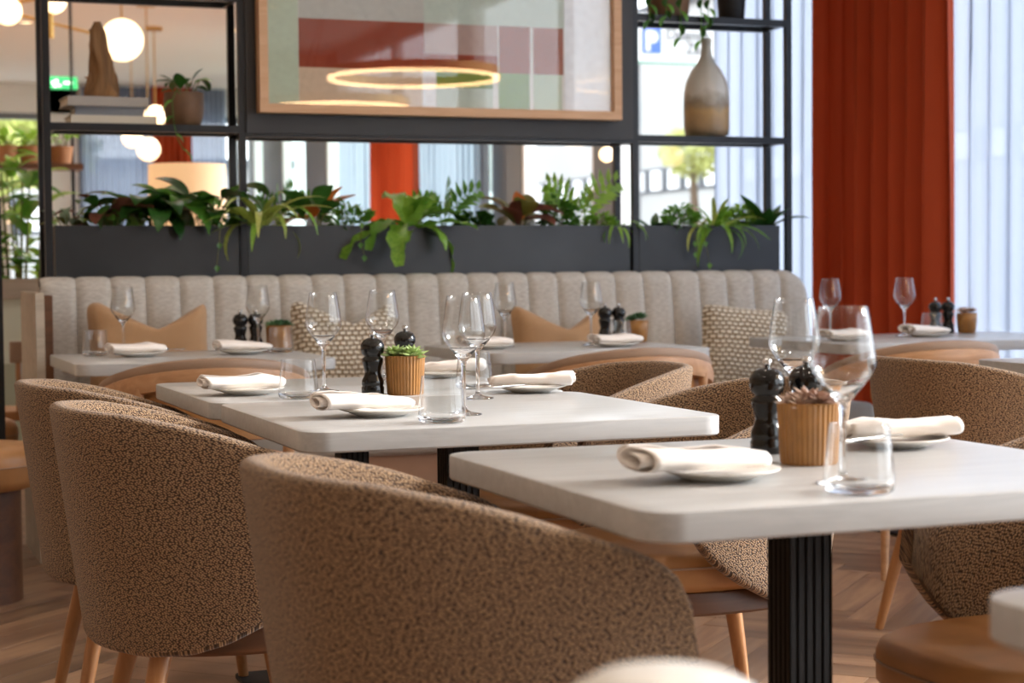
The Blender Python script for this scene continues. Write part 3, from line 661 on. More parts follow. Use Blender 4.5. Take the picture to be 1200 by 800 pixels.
MB().tube([(-.045, 0, .03), (-.06, -.01, .075), (-.052, -.01, .1)], [.02, .008, .003], 7).build('twig', M_bark, dw, True)
MB().tube([(-.058, -.01, .075), (-.075, -.01, .082)], [.005, .002], 6).build('twig', M_bark, dw, True)
pc = atY(216, 146, 7.26)
pot = thing('plant_pot', 'round brown stoneware pot at the end of the book shelf', 'pot', (pc.x, 7.26, ZS))
MB().lathe([(0, 0), (.055, 0), (.066, .01), (.078, .05), (.08, .10), (.078, .135), (.073, .135), (.072, .115), (0, .115)], 32).build('body', M_potbrown, pot, True, 50)
MB().lathe([(0, .1155), (.071, .1155), (.0, .122)], 20).build('soil', M_soil, pot)
plant('jade_plant', 'fleshy trailing plant with flat leaves in the brown pot', (pc.x, 7.26, ZS+.12), 'oval', M_leafdark, 12, .075, (-.2, 1.2), (.4, 1.0), .05, 30, m2=M_leafmid, stem_h=.07, group='plants on the shelves')
tr = thing('trailing_vine', 'thin vine trailing below the book shelf from the brown pot', 'plant', (pc.x-.02, 7.14, ZS+.0), 0, 'plants on the shelves')
MB().tube([(.0, .06, .12), (-.03, .01, .135), (-.05, -.01, .09), (-.045, -.012, 0), (-.03, -.012, -.06), (-.01, -.012, -.1)], .002, 5).build('stem', M_leafmid, tr)
for (x, z, a, l) in ((-.05, .09, 3.4, .07), (-.047, .03, 3.0, .05), (-.04, -.04, 0, .05), (-.01, -.1, .3, .06)): place_leaf(tr, leaf_me('oval', .7, M_leafmid), (x, -.013, z), a, -.5, l, .4)
vc = atY(828, 157, 7.26)
tag(MB().lathe([(0, 0), (.078, 0), (.094, .012), (.101, .04), (.102, .14), (.1, .20), (.09, .25), (.066, .30), (.038, .335), (.025, .365), (.021, .40), (.023, .436), (.0245, .44), (.019, .44), (.017, .40), (0, .39)], 40).build('bottle_vase', M_bottle, None, True, 50, (vc.x, 7.26, 1.608)), 'tall frosted bottle vase with sandy brown lower half on the right shelf', 'vase')
for u, r, h, m, lab, sd in ((783, .1, .11, M_potbrown, 'brown pot of trailing ivy on the top right shelf', 31), (857, .066, .13, M_black, 'small black pot on the top right shelf', 32)):
    c = atY(u, 14, 7.26); t = thing('plant_pot', lab, 'pot', (c.x, 7.26, 2.129))
    MB().lathe([(0, 0), (r*.8, 0), (r*.88, .01), (r, h), (r*.94, h), (r*.9, h*.8), (0, h*.8)], 28).build('body', m, t, True, 50)
    MB().lathe([(0, h*.81), (r*.9, h*.81), (0, h*.86)], 16).build('soil', M_soil, t)
c = atY(783, 14, 7.26)
iv = thing('ivy', 'ivy with hanging stems above the parking sign', 'plant', (c.x, 7.26, 2.22), 0, 'plants on the shelves')
for k_, (x, drop) in enumerate(((-.06, .1), (.0, .19), (.09, .2), (.12, .13), (-.13, .12))):
    MB().tube([(x*.5, 0, 0), (x, -.07, .03), (x*1.1, -.12, -.03), (x*1.15, -.125, -drop)], .002, 5).build('stem', M_leafmid, iv)
    for q in range(4):
        place_leaf(iv, leaf_me('oval', .7, M_leafmid if q % 2 else M_leafdark), (x*1.12, -.125, -.02-(drop-.02)*q/3), 3.9+q*1.6, -.7, .055, .3)
for q in range(8): place_leaf(iv, leaf_me('oval', .7, M_leafdark), (.0, -.02, .0), q*.8, .4, .09, 0)
c = atY(857, 14, 7.26); plant('foliage_plant', 'dark leafy plant in the small black pot, top right shelf', (c.x, 7.26, 2.235), 'lance', M_leafdark, 9, .12, (.5, 1.3), (.4, 1.0), .03, 33, group='plants on the shelves')

# ================================================================== TABLES
TW, TD = .84, .78
def fluted(side, n=5, dep=.004):
    P = []; h = side/2
    for (dx_, dy_, nx_, ny_) in ((1, 0, 0, -1), (0, 1, 1, 0), (-1, 0, 0, 1), (0, -1, -1, 0)):
        for i in range(n):
            for (t, dd) in ((0, 0), (.62, 0), (.66, dep), (.96, dep)):
                s_ = -h+side*(i+t)/n; P.append((dx_*s_+nx_*(h-dd), dy_*s_+ny_*(h-dd)))
    return P
def make_table():
    t = thing('dining_table', '', 'table', (0, 0, 0), 0, 'grey-topped dining tables')
    MB().prism(rrect(TW, TD, .05, 7), .712, .75, .003).build('tabletop', M_tabletop, t, True, 35)
    MB().prism(fluted(.068), .012, .706).build('column', M_black, t)
    MB().prism(rrect(.16, .16, .02, 3), .704, .712).build('mounting_plate', M_black, t)
    MB().prism(rrect(.50, .50, .02, 4), 0, .012, .002).build('base_plate', M_black, t)
    return t
TABLES = {'T1b': (1.197, 3.511, 0, 'grey dining table in the centre, nearer of the joined pair'), 'T1a': (1.187, 4.292, 0, 'grey dining table in the centre, farther of the joined pair'),
          'T3': (1.31, 2.305, 0, 'large near grey dining table with rounded corner at the right'), 'T0L': (1.122, 6.11, 0, 'grey dining table at the left end of the banquette'),
          'T0M': (2.495, 6.12, 0, 'grey dining table before the middle of the banquette'), 'TR': (4.03, 6.10, 0, 'grey dining table by the rust curtain'),
          'T4': (3.64, 4.23, 0, 'grey dining table at the right edge behind the brown armchair'), 'T5': (1.352, .955, 0, 'pale table corner at the lower right above the tan leather seat')}
proto = make_table(); first = True
for kx, (x, y, rz, lab) in TABLES.items():
    if first: proto.location = (x, y, 0); proto['label'] = lab; first = False
    else:
        r_ = copy_tree(proto, (x, y, 0), rz, lab)
        if kx == 'TR':
            for c_ in r_.children:
                if c_.name.startswith('tabletop'): c_.data = MB().prism(rrect(1.18, TD, .05, 7), .712, .75, .003).mesh('tabletop', M_tabletop, True, 35)

c6 = atZ(775, 780, .79); d6 = Vector((math.sin(YAW+.083), math.cos(YAW+.083), 0))
rt = thing('round_table', 'small round table just below the bottom edge, carrying the white lidded bowl', 'table', (d6.x*.9, d6.y*.9, 0))
MB().lathe([(0, .715), (.24, .715), (.245, .72), (.245, .735), (.24, .74), (0, .74)], 48).build('tabletop', M_tabletop, rt, True, 40); MB().tube([(0, 0, .01), (0, 0, .715)], .03, 14).build('column', M_black, rt, True, 50); MB().lathe([(0, 0), (.2, 0), (.2, .012), (0, .015)], 36).build('base_plate', M_black, rt)
sb = thing('lidded_bowl', 'blurred white round lidded bowl at the bottom edge of the picture', 'bowl', (d6.x*1.08, d6.y*1.08, .7402))
MB().lathe([(0, 0), (.035, 0), (.05, .012), (.0565, .03), (.057, .036), (0, .036)], 36).build('bowl_body', M_white, sb, True, 50)
MB().lathe([(.0575, .0362), (.0585, .039), (.055, .047), (.04, .055), (.02, .059), (0, .060)], 36).build('lid', M_white, sb, True)

# ================================================================== ARMCHAIRS (front = +X, back at -X)
ZT = [(0, .788), (.1, .78), (.2, .760), (.27, .742), (.36, .713), (.43, .690), (.47, .670), (.5, .645), (.518, .60), (.53, .54)]
ZB = [(0, .335), (.1, .327), (.2, .333), (.28, .352), (.37, .388), (.43, .42), (.47, .448), (.5, .48), (.518, .51), (.53, .54)]
def make_armchair():
    t = thing('armchair', '', 'chair', (0, 0, 0), 0, 'woven tub armchairs'); D = .53; nU, nV = 64, 12; V = []; UV = []; Fc = []; th = .036
    def plan(phi):
        s_ = D*(1-math.cos(phi))if phi <= PI/2 else D
        return s_
    def pos(sg, phi, z, off):
        s0 = D*(1-math.cos(phi)); yy = .33*math.sin(phi)**.72
        # normal of plan curve (numeric)
        e = 1e-3; p1 = max(phi-e, 1e-4); p2 = phi+e
        dx_ = D*(math.cos(p1)-math.cos(p2)); dy_ = .33*(math.sin(min(p2, PI/2))**.72-math.sin(p1)**.72) if p2 < PI/2 else 0
        L = math.hypot(dx_, dy_) or 1; nx_, ny_ = -dy_/L, dx_/L
        k_ = 1-.20*(.80-z)/.45; x = .30+(s0-.30)*k_; y = yy*(1-.16*(.80-z)/.45)
        return x-nx_*off, (y-ny_*off)*sg
    stations = []
    for i in range(nU+1):
        q = i/nU*2-1; sg = -1 if q < 0 else 1; a = abs(q)
        phi = PI/2*(a**.85)
        stations.append((sg, max(phi, 1e-4)))
    arc = 0; prevp = None; m = 0
    for (sg, phi) in stations:
        s0 = D*(1-math.cos(phi)); zt, zb = interp(ZT, min(s0, D-.0005)), interp(ZB, min(s0, D-.0005)); hgt = max(zt-zb, .012); r = min(th/2, hgt*.45)
        loop = []
        for j in range(nV+1): loop.append((0, zb+r*.6+(hgt-1.2*r)*j/nV, zb+hgt*j/nV))
        for a in (35, 70, 110, 145): loop.append((th/2-th/2*math.cos(math.radians(a)), zt-r*.6+r*.6*math.sin(math.radians(a)), zt+a/180*.04))
        for j in range(nV+1): loop.append((th, zt-r*.6-(hgt-1.2*r)*j/nV, zt+.04+hgt*j/nV))
        for a in (35, 70, 110, 145): loop.append((th/2+th/2*math.cos(math.radians(a)), zb+r*.6-r*.6*math.sin(math.radians(a)), zb))
        m = len(loop)
        pm = Vector(pos(sg, phi, .65, 0))
        if prevp is not None: arc += (pm-prevp).length
        prevp = pm
        for (off, z, vv) in loop:
            x, y = pos(sg, phi, z, off); V.append((x, y, z)); UV.append((arc, vv))
    for i in range(nU):
        for j in range(m): j2 = (j+1) % m; Fc.append((i*m+j, (i+1)*m+j, (i+1)*m+j2, i*m+j2))
    Fc.append(tuple(range(m))); Fc.append(tuple(nU*m+j for j in range(m))[::-1])
    MB().add(V, Fc, 0, UV).build('shell', M_fabric, t, True, 75)
    def dshape(sc_, back, front, wd): return [(back+(front-back)*.5+(front-back)*.5*math.cos(a)*(1), wd*(abs(math.sin(a))**.6)*(1 if math.sin(a) > 0 else -1)) for a in [2*PI*i/40 for i in range(40)]]
    st_ = MB().prism(dshape(1, .10, .68, .228), .372, .458, .022).build('seat', M_leather, t, True, 50)
    MB().tube([(x, y, .425) for x, y in dshape(1, .0985, .6815, .2295)+dshape(1, .0985, .6815, .2295)[:1]], .0025, 6, cap=False).build('piping', M_leather2, st_, True)
    MB().prism(dshape(1, .12, .65, .21), .322, .372, .006).build('seat_frame', M_apron, t, True, 40)
    for (x, y, ox, oy) in ((.18, .15, -.075, .05), (.18, -.15, -.075, -.05), (.52, .15, .05, .06), (.52, -.15, .05, -.06)):
        MB().tube([(x, y, .335), (x+ox*.5, y+oy*.5, .18), (x+ox, y+oy, 0)], [.021, .0175, .0125], 14).build('leg', M_oakleg, t, True, 50)
    return t
ARM = [(.379, 3.511, 0, 'brown woven tub armchair seen from the side, second from the left edge'), (.385, 4.292, .0, 'brown woven tub armchair at the left edge, half behind its neighbour'),
       (.496, 2.31, 0, 'blurred brown woven tub armchair at the bottom centre, nearest of all'), (2.085, 4.30, PI, 'woven tub armchair facing the far centre table, its curved back catching light'),
       (2.075, 3.511, PI, 'woven tub armchair with pale lit side, beyond the near table corner'), (2.67, 4.23, 0, 'brown woven tub armchair by the right edge, back towards us'),
       (2.175, 2.305, PI, 'woven armchair with tan leather seat at the lower right, cut by the frame')]
ap = make_armchair(); first = True
for (x, y, rz, lab) in ARM:
    if first: ap.location = (x, y, 0); ap.rotation_euler = (0, 0, rz); ap['label'] = lab; first = False
    else: copy_tree(ap, (x, y, 0), rz, lab)

# ================================================================== WOODEN CHAIRS (facing +Y, back at -Y)
def make_woodchair():
    t = thing('wooden_chair', '', 'chair', (0, 0, 0), 0, 'curved-rail wooden chairs')
    def rail(z_of, r_in, r_out, h, a0, a1, n=36):
        mb = MB(); V = []; Fc = []
        for i in range(n+1):
            a = math.radians(a0+(a1-a0)*i/n); z = z_of(abs(math.degrees(a)))
            e = min(1, min(i, n-i)/2.5+.35)
            for (r, zz) in ((r_in, z), (r_in+.006, z+h), ((r_in+r_out)/2, z+h+.004), (r_out-.006, z+h), (r_out, z+h*.5), (r_out-.004, z), ((r_in+r_out)/2, z-.004)):
                zc = z+h/2; V.append((r*1.02*math.sin(a), -r*.95*math.cos(a), zc+(zz-zc)*e))
        for i in range(n):
            for j in range(7): Fc.append((i*7+j, (i+1)*7+j, (i+1)*7+(j+1) % 7, i*7+(j+1) % 7))
        Fc.append(tuple(range(7))); Fc.append(tuple(n*7+j for j in range(7))[::-1]); return mb.add(V, Fc)
    drop = lambda a: .705-.125*(a/105)**2
    rail(drop, .292, .325, .052, -105, 105).build('back_rail', M_oakrail, t, True, 50)
    rail(lambda a: drop(a)+.05, .268, .318, .028, -98, 98).build('top_pad', M_leather2, t, True, 50)
    rail(lambda a: .545, .262, .29, .16, -55, 55).build('back_pad', M_leather, t, True, 50)
    P = [(.27*math.cos(2*PI*i/40), .27*math.sin(2*PI*i/40)*.95+.02) for i in range(40)]
    MB().prism(P, .40, .475, .025).build('seat', M_seatpink, t, True, 50)
    MB().prism([(x*.93, y*.93) for x, y in P], .355, .40).build('seat_frame', M_oakleg, t, True, 50)
    for (x, y, top) in ((-.215, -.21, .70), (.215, -.21, .70), (-.235, .185, .36), (.235, .185, .36)):
        if top > .5: MB().tube([(x*1.02, y*1.02, top), (x*1.0, y*1.0, .42), (x*1.15, y*1.2, 0)], [.014, .02, .012], 12).build('leg', M_oakrail, t, True, 50)
        else: MB().tube([(x*.85, y*.85, .36), (x*1.12, y*1.15, 0)], [.02, .012], 12).build('leg', M_oakrail, t, True, 50)
    return t
WCH = [(1.05, 5.46, -.05, 'wooden chair with curved rail tucked before the left banquette table'), (2.38, 5.40, .0, 'wooden chair with curved rail before the middle banquette table'),
       (3.46, 5.36, .02, 'wooden chair with curved rail before the table by the rust curtain')]
wp = make_woodchair(); first = True
for (x, y, rz, lab) in WCH:
    if first: wp.location = (x, y, 0); wp.rotation_euler = (0, 0, rz); wp['label'] = lab; first = False
    else: copy_tree(wp, (x, y, 0), rz, lab)

# ================================================================== STOOLS
def make_stool(loc, label, r, h, wooden=True):
    t = thing('leather_stool', label, 'stool', (loc[0], loc[1], 0), 0, 'tan leather stools')
    pr = [(0, h), (r*.6, h-.002), (r*.85, h-.008), (r*.95, h-.02), (r, h-.045), (r, h-.06), (r*1.005, h-.064), (r, h-.068), (r*.99, h-.11), (r*.95, h-.135), (r*.85, h-.142), (0, h-.142)]
    MB().lathe(pr[::-1], 48).build('cushion', M_leather, t, True, 60)
    MB().lathe([(r+.0005, h-.062), (r+.004, h-.064), (r+.0005, h-.066)], 48).build('piping', M_leather2, t, True)
    MB().lathe([(0, 0), (r*.72, 0), (r*.72, h-.143), (0, h-.143)], 32).build('base', M_apron, t, True, 50)
    return t
make_stool((.37, 5.95), 'tan leather stool on a wooden drum at the left edge', .25, .50)
make_stool((.40, 7.0), 'farther tan leather stool behind the first at the left edge', .24, .50)

# ================================================================== CUSHIONS
def cushion(label, u, v, y, w_, h, m, tilt, seed, ry=0, rz=0, chop=.0):
    p = atY(u, v, y); n = 18; V = []; UV = []; Fc = []
    for side in (1, -1):
        for j in range(n+1):
            for i in range(n+1):
                a, b = i/n*2-1, j/n*2-1
                pin = 1-.10*(1-abs(a)**2)*abs(b)**3 if True else 1
                cr_ = 1-.10*(abs(a)*abs(b))**6; X = a*w_/2*(1-.07*(1-b*b)*abs(a)**3)*cr_; Z = b*h/2*(1-.07*(1-a*a)*abs(b)**3)*cr_
                if b > 0: Z -= chop*max(0, 1-abs(a-.12)*1.08)**1.1*b**1.5
                th = .075*((1-a**4)*(1-b**4))**.55*(1+.12*noise.noise(Vector((a*2, b*2, seed))))
                V.append((X, -side*th, Z)); UV.append((X, Z))
    L = (n+1)**2
    for sd in (0, 1):
        for j in range(n):
            for i in range(n):
                q = sd*L+j*(n+1)+i; f = (q, q+1, q+n+2, q+n+1); Fc.append(f if sd == 0 else f[::-1])
    o = MB().add(V, Fc, 0, UV).build('cushion', m, None, True); o.location = p; o.rotation_euler = (tilt, ry, rz)
    return tag(o, label, 'cushion', 'cushions on the banquette')
cushion('tan cushion with a chopped top at the left end of the banquette', 175, 408, 6.82, .47, .38, M_tanpillow, -.22, 1, chop=.12)
cushion('cream chunky knit cushion behind the black pepper mill', 405, 408, 6.82, .44, .40, M_knit, -.22, 2, chop=.10)
cushion('tan cushion behind the glasses of the middle banquette table', 655, 403, 6.84, .42, .34, M_tanpillow, -.22, 3, chop=.12)
cushion('cream chunky knit cushion at the right end of the banquette', 872, 412, 6.78, .40, .40, M_knit, -.2, 4, rz=-.15, ry=.10)

# ================================================================== TABLEWARE
wg_prof = [(0, 0), (.034, 0), (.036, .0015), (.034, .003), (.015, .006), (.006, .011), (.0042, .02), (.0038, .06), (.0042, .095), (.0062, .106), (.016, .117), (.0285, .132), (.039, .147), (.0432, .158), (.0425, .17), (.039, .195), (.0345, .222), (.0322, .2345), (.0316, .235),
           (.031, .2345), (.0333, .222), (.0378, .195), (.0413, .17), (.042, .158), (.0378, .1478), (.027, .1335), (.0145, .1195), (.0, .1145)]
def glass_mesh(name, prof, zsplit):
    mb = MB().lathe(prof, 44); mb.mi = [1 if sum(mb.v[i][2] for i in f)/len(f) > zsplit else 0 for f in mb.f]; return mb.mesh(name, [M_glass, M_thin], True)
wineglass_me = glass_mesh('wine_glass', wg_prof, .131)
tm_prof = [(0, 0), (.038, 0), (.0435, .004), (.0455, .012), (.0450, .022), (.0380, .087), (.0376, .0882), (.0372, .087), (.0440, .022), (.0443, .014), (.041, .009), (0, .007)]
tumbler_me = glass_mesh('tumbler', tm_prof, .0165)
plate_me = MB().lathe([(0, 0), (.045, 0), (.048, .002), (.072, .010), (.083, .0135), (.0845, .0150), (.083, .0158), (.070, .0125), (.050, .0065), (0, .0055)], 40).mesh('side_plate', M_white, True)
def napkin_mesh(seed, L=.19, W=.118, H=.036):
    rnd = random.Random(seed); mb = MB(); V = []; Fc = []; nl, nt = 24, 66; th = .0026; turns = 1.9
    for i in range(nl+1):
        t = i/nl; x = (t-.5)*L; taper = 1+.12*math.sin(t*3+seed)-.28*max(0, t-.72)/.28; hh = H*(1.0+.12*math.sin(t*5+seed)-.35*max(0, t-.75)/.25)
        sway = .008*math.sin(t*2.6+seed)
        sk = .02*(1 if t < .5 else .6)
        for side in (0, 1):
            for j in range(nt+1):
                q = j/nt; a = 2*PI*turns*q+PI*.5; rr = .38+.62*q-(th/H if side else 0)*1.2
                y = math.cos(a)*W/2*rr*taper; z = math.sin(a)*hh/2*(rr*.9+.1)
                y = y*(1+.1*abs(math.sin(a)))
                xx = x + sk*(q-.5)*(1-2*t)*.9+.004*noise.noise(Vector((t*4, q*6, seed)))
                V.append((xx, y+sway, z+hh/2*.98+.002*noise.noise(Vector((t*7, a, seed+3)))))
    row = nt+1
    for i in range(nl):
        for j in range(nt):
            A = i*2*row+j; B = (i+1)*2*row+j
            Fc.append((A, A+1, B+1, B)); Fc.append((A+row, B+row, B+row+1, A+row+1))
        for j in (0, nt):
            A = i*2*row+j; B = (i+1)*2*row+j; Fc.append((A, B, B+row, A+row))
    for i in (0, nl):
        for j in range(nt): A = i*2*row+j; Fc.append((A, A+row, A+row+1, A+1))
    return mb.add(V, Fc).mesh('napkin', M_napkin, True)
napkins = [napkin_mesh(s_) for s_ in (1, 2, 3)]
ZTOP = .7502
def wine(u, v, lab):
    q = atZ(u, v); return tag(ob('wine_glass', wineglass_me, None, (q.x, q.y, ZTOP)), lab, 'wine glass', 'stemmed wine glasses')
def tumb(u, v, lab):
    q = atZ(u, v); return tag(ob('tumbler', tumbler_me, None, (q.x, q.y, ZTOP)), lab, 'tumbler', 'water tumblers')
def setting(u, v, rz, k_, place, dx_=-.03, dy_=-.015, nz_=0):
    q = atZ(u, v); tag(ob('side_plate', plate_me, None, (q.x, q.y, ZTOP)), 'small white side plate '+place, 'plate', 'white side plates')
    c, s_ = math.cos(rz), math.sin(rz)
    o = ob('napkin', napkins[k_], None, (q.x+dx_*c-dy_*s_, q.y+dx_*s_+dy_*c, ZTOP+.0145+nz_), rz); tag(o, 'folded white cloth napkin '+place, 'napkin', 'folded white napkins'); return q
MP = [(0, 0), (.024, 0), (.026, .003), (.026, .018), (.024, .022), (.0255, .026), (.025, .034), (.020, .045), (.018, .054), (.021, .066), (.024, .076), (.0245, .084), (.019, .088), (.019, .091), (.0245, .095), (.0275, .106), (.027, .116), (.021, .126), (.012, .131), (0, .132)]
mill_me = MB().lathe(MP, 28).mesh('mill_body', M_mill, True); knob_me = MB().lathe([(0, .131), (.0045, .131), (.004, .134), (.0065, .137), (.0075, .141), (.0065, .145), (.003, .1475), (0, .148)], 18).mesh('knob', M_chrome, True)
def mill(x, y, lab):
    t = thing('pepper_mill', lab, 'mill', (x, y, ZTOP), 0, 'black grinding mills'); ob('mill_body', mill_me, t); ob('knob', knob_me, t); return t
pot_me = MB().lathe([(0, 0), (.040, 0), (.042, .003), (.0465, .088), (.0465, .090), (.043, .090), (.042, .078), (0, .078)], 72, rib=lambda i, j: 1-(.035 if (i % 2 and 2 <= j <= 3) else 0)).mesh('pot_body', M_pot)
plainpot_me = MB().lathe([(0, 0), (.030, 0), (.036, .004), (.041, .05), (.042, .084), (.0385, .084), (.038, .072), (0, .072)], 32).mesh('pot_body', M_pot, True)
soil_me = MB().lathe([(0, .0785), (.0415, .0785), (0, .083)], 20).mesh('soil', M_soil)
def rosette(r, n, m, seed, up=.5):
    rnd = random.Random(seed); mb = MB()
    for i in range(n):
        k_ = i/n; a = i*2.4; L = r*(1-.55*k_); el = .25+up*1.5*k_; d = Vector((math.cos(a)*math.cos(el), math.sin(a)*math.cos(el), math.sin(el))); s_ = Vector((-math.sin(a), math.cos(a), 0)); nn = d.cross(s_)*-1
        wd = L*.24; b = Vector((0, 0, r*.25*k_)); V = [b+s_*wd*.4, b-s_*wd*.4, b+d*L*.6+s_*wd, b+d*L*.6-s_*wd, b+d*L, b+d*L*.5+nn*-wd*.5, b+d*L*.55+nn*wd*.3]
        mb.add(V, [(0, 1, 6), (0, 6, 2), (1, 3, 6), (2, 6, 4), (3, 4, 6), (0, 2, 5), (1, 5, 3), (0, 5, 1), (2, 4, 5), (3, 5, 4)])
    return mb
def succulent_pot(x, y, potlab, plab, m, seed, n=5, ribbed=True, r=.03):
    t = thing('succulent_pot', potlab, 'pot', (x, y, ZTOP), 0, 'small ochre pots'); ob('pot_body', pot_me if ribbed else plainpot_me, t); s_ = ob('soil', soil_me, t); s_.location.z = 0 if ribbed else -.006
    if not ribbed: s_.scale = (.9, .9, 1)
    p_ = thing('succulent', plab, 'plant', (x, y, ZTOP+.079), 0, 'succulents in pots'); rnd = random.Random(seed)
    for i in range(n):
        a = 2*PI*i/n+rnd.random(); rr = (.024 if i else 0); o = rosette(r*rnd.uniform(.8, 1.15), 16, m, seed+i).build('rosette', m, p_)
        o.location = (rr*math.cos(a), rr*math.sin(a), .002+rnd.uniform(0, .008)); o.rotation_euler = (rnd.uniform(-.2, .2), rnd.uniform(-.2, .2), a)
fork_mb = MB()
def make_fork(label, loc, rz, zz):
    t = thing('fork', label, 'cutlery', (loc[0], loc[1], zz), rz, 'cutlery on the plates')
    MB().tube([(-.10, 0, .004), (-.05, 0, .003), (.02, 0, .005), (.045, 0, .008)], [.0045, .004, .0025, .003], 8).build('handle', M_chrome, t, True)
    h = MB().prism([(.04, -.004), (.055, -.011), (.07, -.011), (.07, .011), (.055, .011), (.04, .004)], .006, .0078).build('head', M_chrome, t)
    for y in (-.0095, -.0032, .0032, .0095): MB().tube([(.069, y, .007), (.085, y, .005), (.10, y, .007)], [.0014, .0013, .0007], 6).build('tine', M_chrome, t, True)

def vtop(u, y):
    x = atY(u, 393, y).x; d = Vector((x, y, .75))-CAM; return 400-F_PX*d.dot(CU)/d.dot(CF)
# --- joined centre tables
q = setting(447, 487, .12, 0, 'at the near left place of the joined centre tables', -.04, -.01)
setting(622, 459, 2.9, 1, 'at the near right place of the joined centre tables', .0, .012)
setting(291, 462, .1, 2, 'at the far left place of the joined centre tables', -.015, .0)
setting(516, 442, 3.0, 0, 'behind the ribbed pot on the centre tables', -.02, 0)
wine(544, 486, 'wine glass in sharp focus at the centre, beside the sharp tumbler')
wine(560, 467, 'wine glass half hidden behind the sharp centre wine glass')
wine(380, 459, 'wine glass beside the far left plate of the centre tables')
wine(449, 447, 'wine glass rising behind the black mill on the centre tables')
tumb(518, 495, 'tumbler in sharp focus at the front of the centre table')
tumb(556, 455, 'tumbler behind the two overlapping centre wine glasses')
tumb(350, 467, 'tumbler before the wine glass on the far left of the centre table')
q = atZ(437, 463); mill(q.x, q.y, 'black mill left of the ribbed pot on the centre tables')
q = atZ(475, 449); mill(q.x, q.y, 'black mill half hidden behind the centre succulent')
q = atZ(475, 462); succulent_pot(q.x, q.y, 'ribbed ochre pot on the joined centre tables', 'green rosette succulent in the ribbed centre pot', M_succ, 3, 6, True, .042)
q = atZ(607, 461); make_fork('silver fork on the near right plate of the centre table', (q.x-.01, q.y-.015), .25, ZTOP+.0155)
# --- near table at right
setting(842, 561, .1, 1, 'at the left of the near right table', -.035, -.006)
setting(1050, 523, 3.05, 2, 'at the far side of the near right table', .0, 0)
wine(988, 567, 'large blurred wine glass standing in the near right table foreground')
wine(931, 514, 'wine glass half hidden behind the mills of the near right table')
tumb(1007, 577, 'blurred tumbler in front of the large wine glass, near right table')
q = atZ(899, 531); mill(q.x, q.y, 'black mill left of the pot on the near right table')
q = atZ(945, 527); mill(q.x, q.y, 'black mill behind the succulents of the near right table')
q = atZ(948, 543); succulent_pot(q.x, q.y, 'ribbed brown pot on the near right table', 'pink-tinged succulents in the near right table pot', M_succpink, 5, 6, True, .038)
q = atZ(1022, 528); make_fork('silver fork on the far plate of the near right table', (q.x, q.y), .3, ZTOP+.0155)
# --- left banquette table
setting(163, vtop(163, 6.15), .15, 2, 'at the left of the left banquette table', -.01, 0)
setting(285, vtop(285, 6.14), .1, 0, 'at the right of the left banquette table', 0, 0)
wine(145, vtop(145, 6.35), 'wine glass before the tan chopped cushion, left banquette table')
wine(303, vtop(303, 6.29), 'wine glass before the black mills, left banquette table')
tumb(112, vtop(112, 6.3), 'tumbler at the left end of the left banquette table')
tumb(329, vtop(329, 6.20), 'tumbler before the succulent, left banquette table')
q = atZ(282, vtop(282, 6.435)); mill(q.x, q.y, 'left one of two black mills on the left banquette table')
q = atZ(300, vtop(300, 6.435)); mill(q.x, q.y, 'right one of two black mills on the left banquette table')
q = atZ(327, vtop(327, 6.37)); succulent_pot(q.x, q.y, 'ribbed pot behind the tumbler, left banquette table', 'grey-green succulent on the left banquette table', M_succdark, 8, 6, True, .042)
q = atZ(183, vtop(183, 6.15)); make_fork('silver fork poking from the left napkin, left banquette table', (q.x, q.y), .1, ZTOP+.0155)
# --- middle banquette table
setting(575, vtop(575, 6.05), .1, 1, 'at the left of the middle banquette table', -.02, 0)
setting(722, vtop(722, 5.98), .1, 2, 'at the right of the middle banquette table', 0, 0)
wine(592, vtop(592, 6.2), 'wine glass at the left of the middle banquette table')
wine(693, vtop(693, 6.15), 'wine glass before the tan cushion tip, middle banquette table')
tumb(727, vtop(727, 6.20), 'tumbler before the mills, middle banquette table')
q = atZ(709, vtop(709, 6.44)); mill(q.x, q.y, 'left one of two black mills on the middle banquette table')
q = atZ(725, vtop(725, 6.44)); mill(q.x, q.y, 'right one of two black mills on the middle banquette table')
q = atZ(747, vtop(747, 6.28)); succulent_pot(q.x, q.y, 'plain ochre pot on the middle banquette table', 'spiky blue-green succulent on the middle banquette table', M_succdark, 11, 4, False, .04)
# --- table by the curtain
setting(1086, vtop(1086, 6.12), .1, 0, 'on the table by the rust curtain, under the tumbler', 0, 0)
setting(990, vtop(990, 5.95), .1, 2, 'at the left of the table by the rust curtain', 0, 0)
wine(1060, vtop(1060, 6.25), 'wine glass against the rust curtain, right one of two')
wine(973, vtop(973, 6.2), 'wine glass against the rust curtain, left one of two')
tumb(1092, vtop(1092, 6.30), 'tumbler before the mills on the table by the rust curtain')
for u_, y_, n_ in ((1096, 6.43, 'left'), (1111, 6.43, 'right')): q = atZ(u_, vtop(u_, y_)); mill(q.x, q.y, n_+' one of two black mills by the rust curtain')
q = atZ(1133, vtop(1133, 6.36)); succulent_pot(q.x, q.y, 'plain ochre pot by the white sheer curtain', 'pinkish succulent by the white sheer curtain', M_succpink, 14, 4, False, .035)

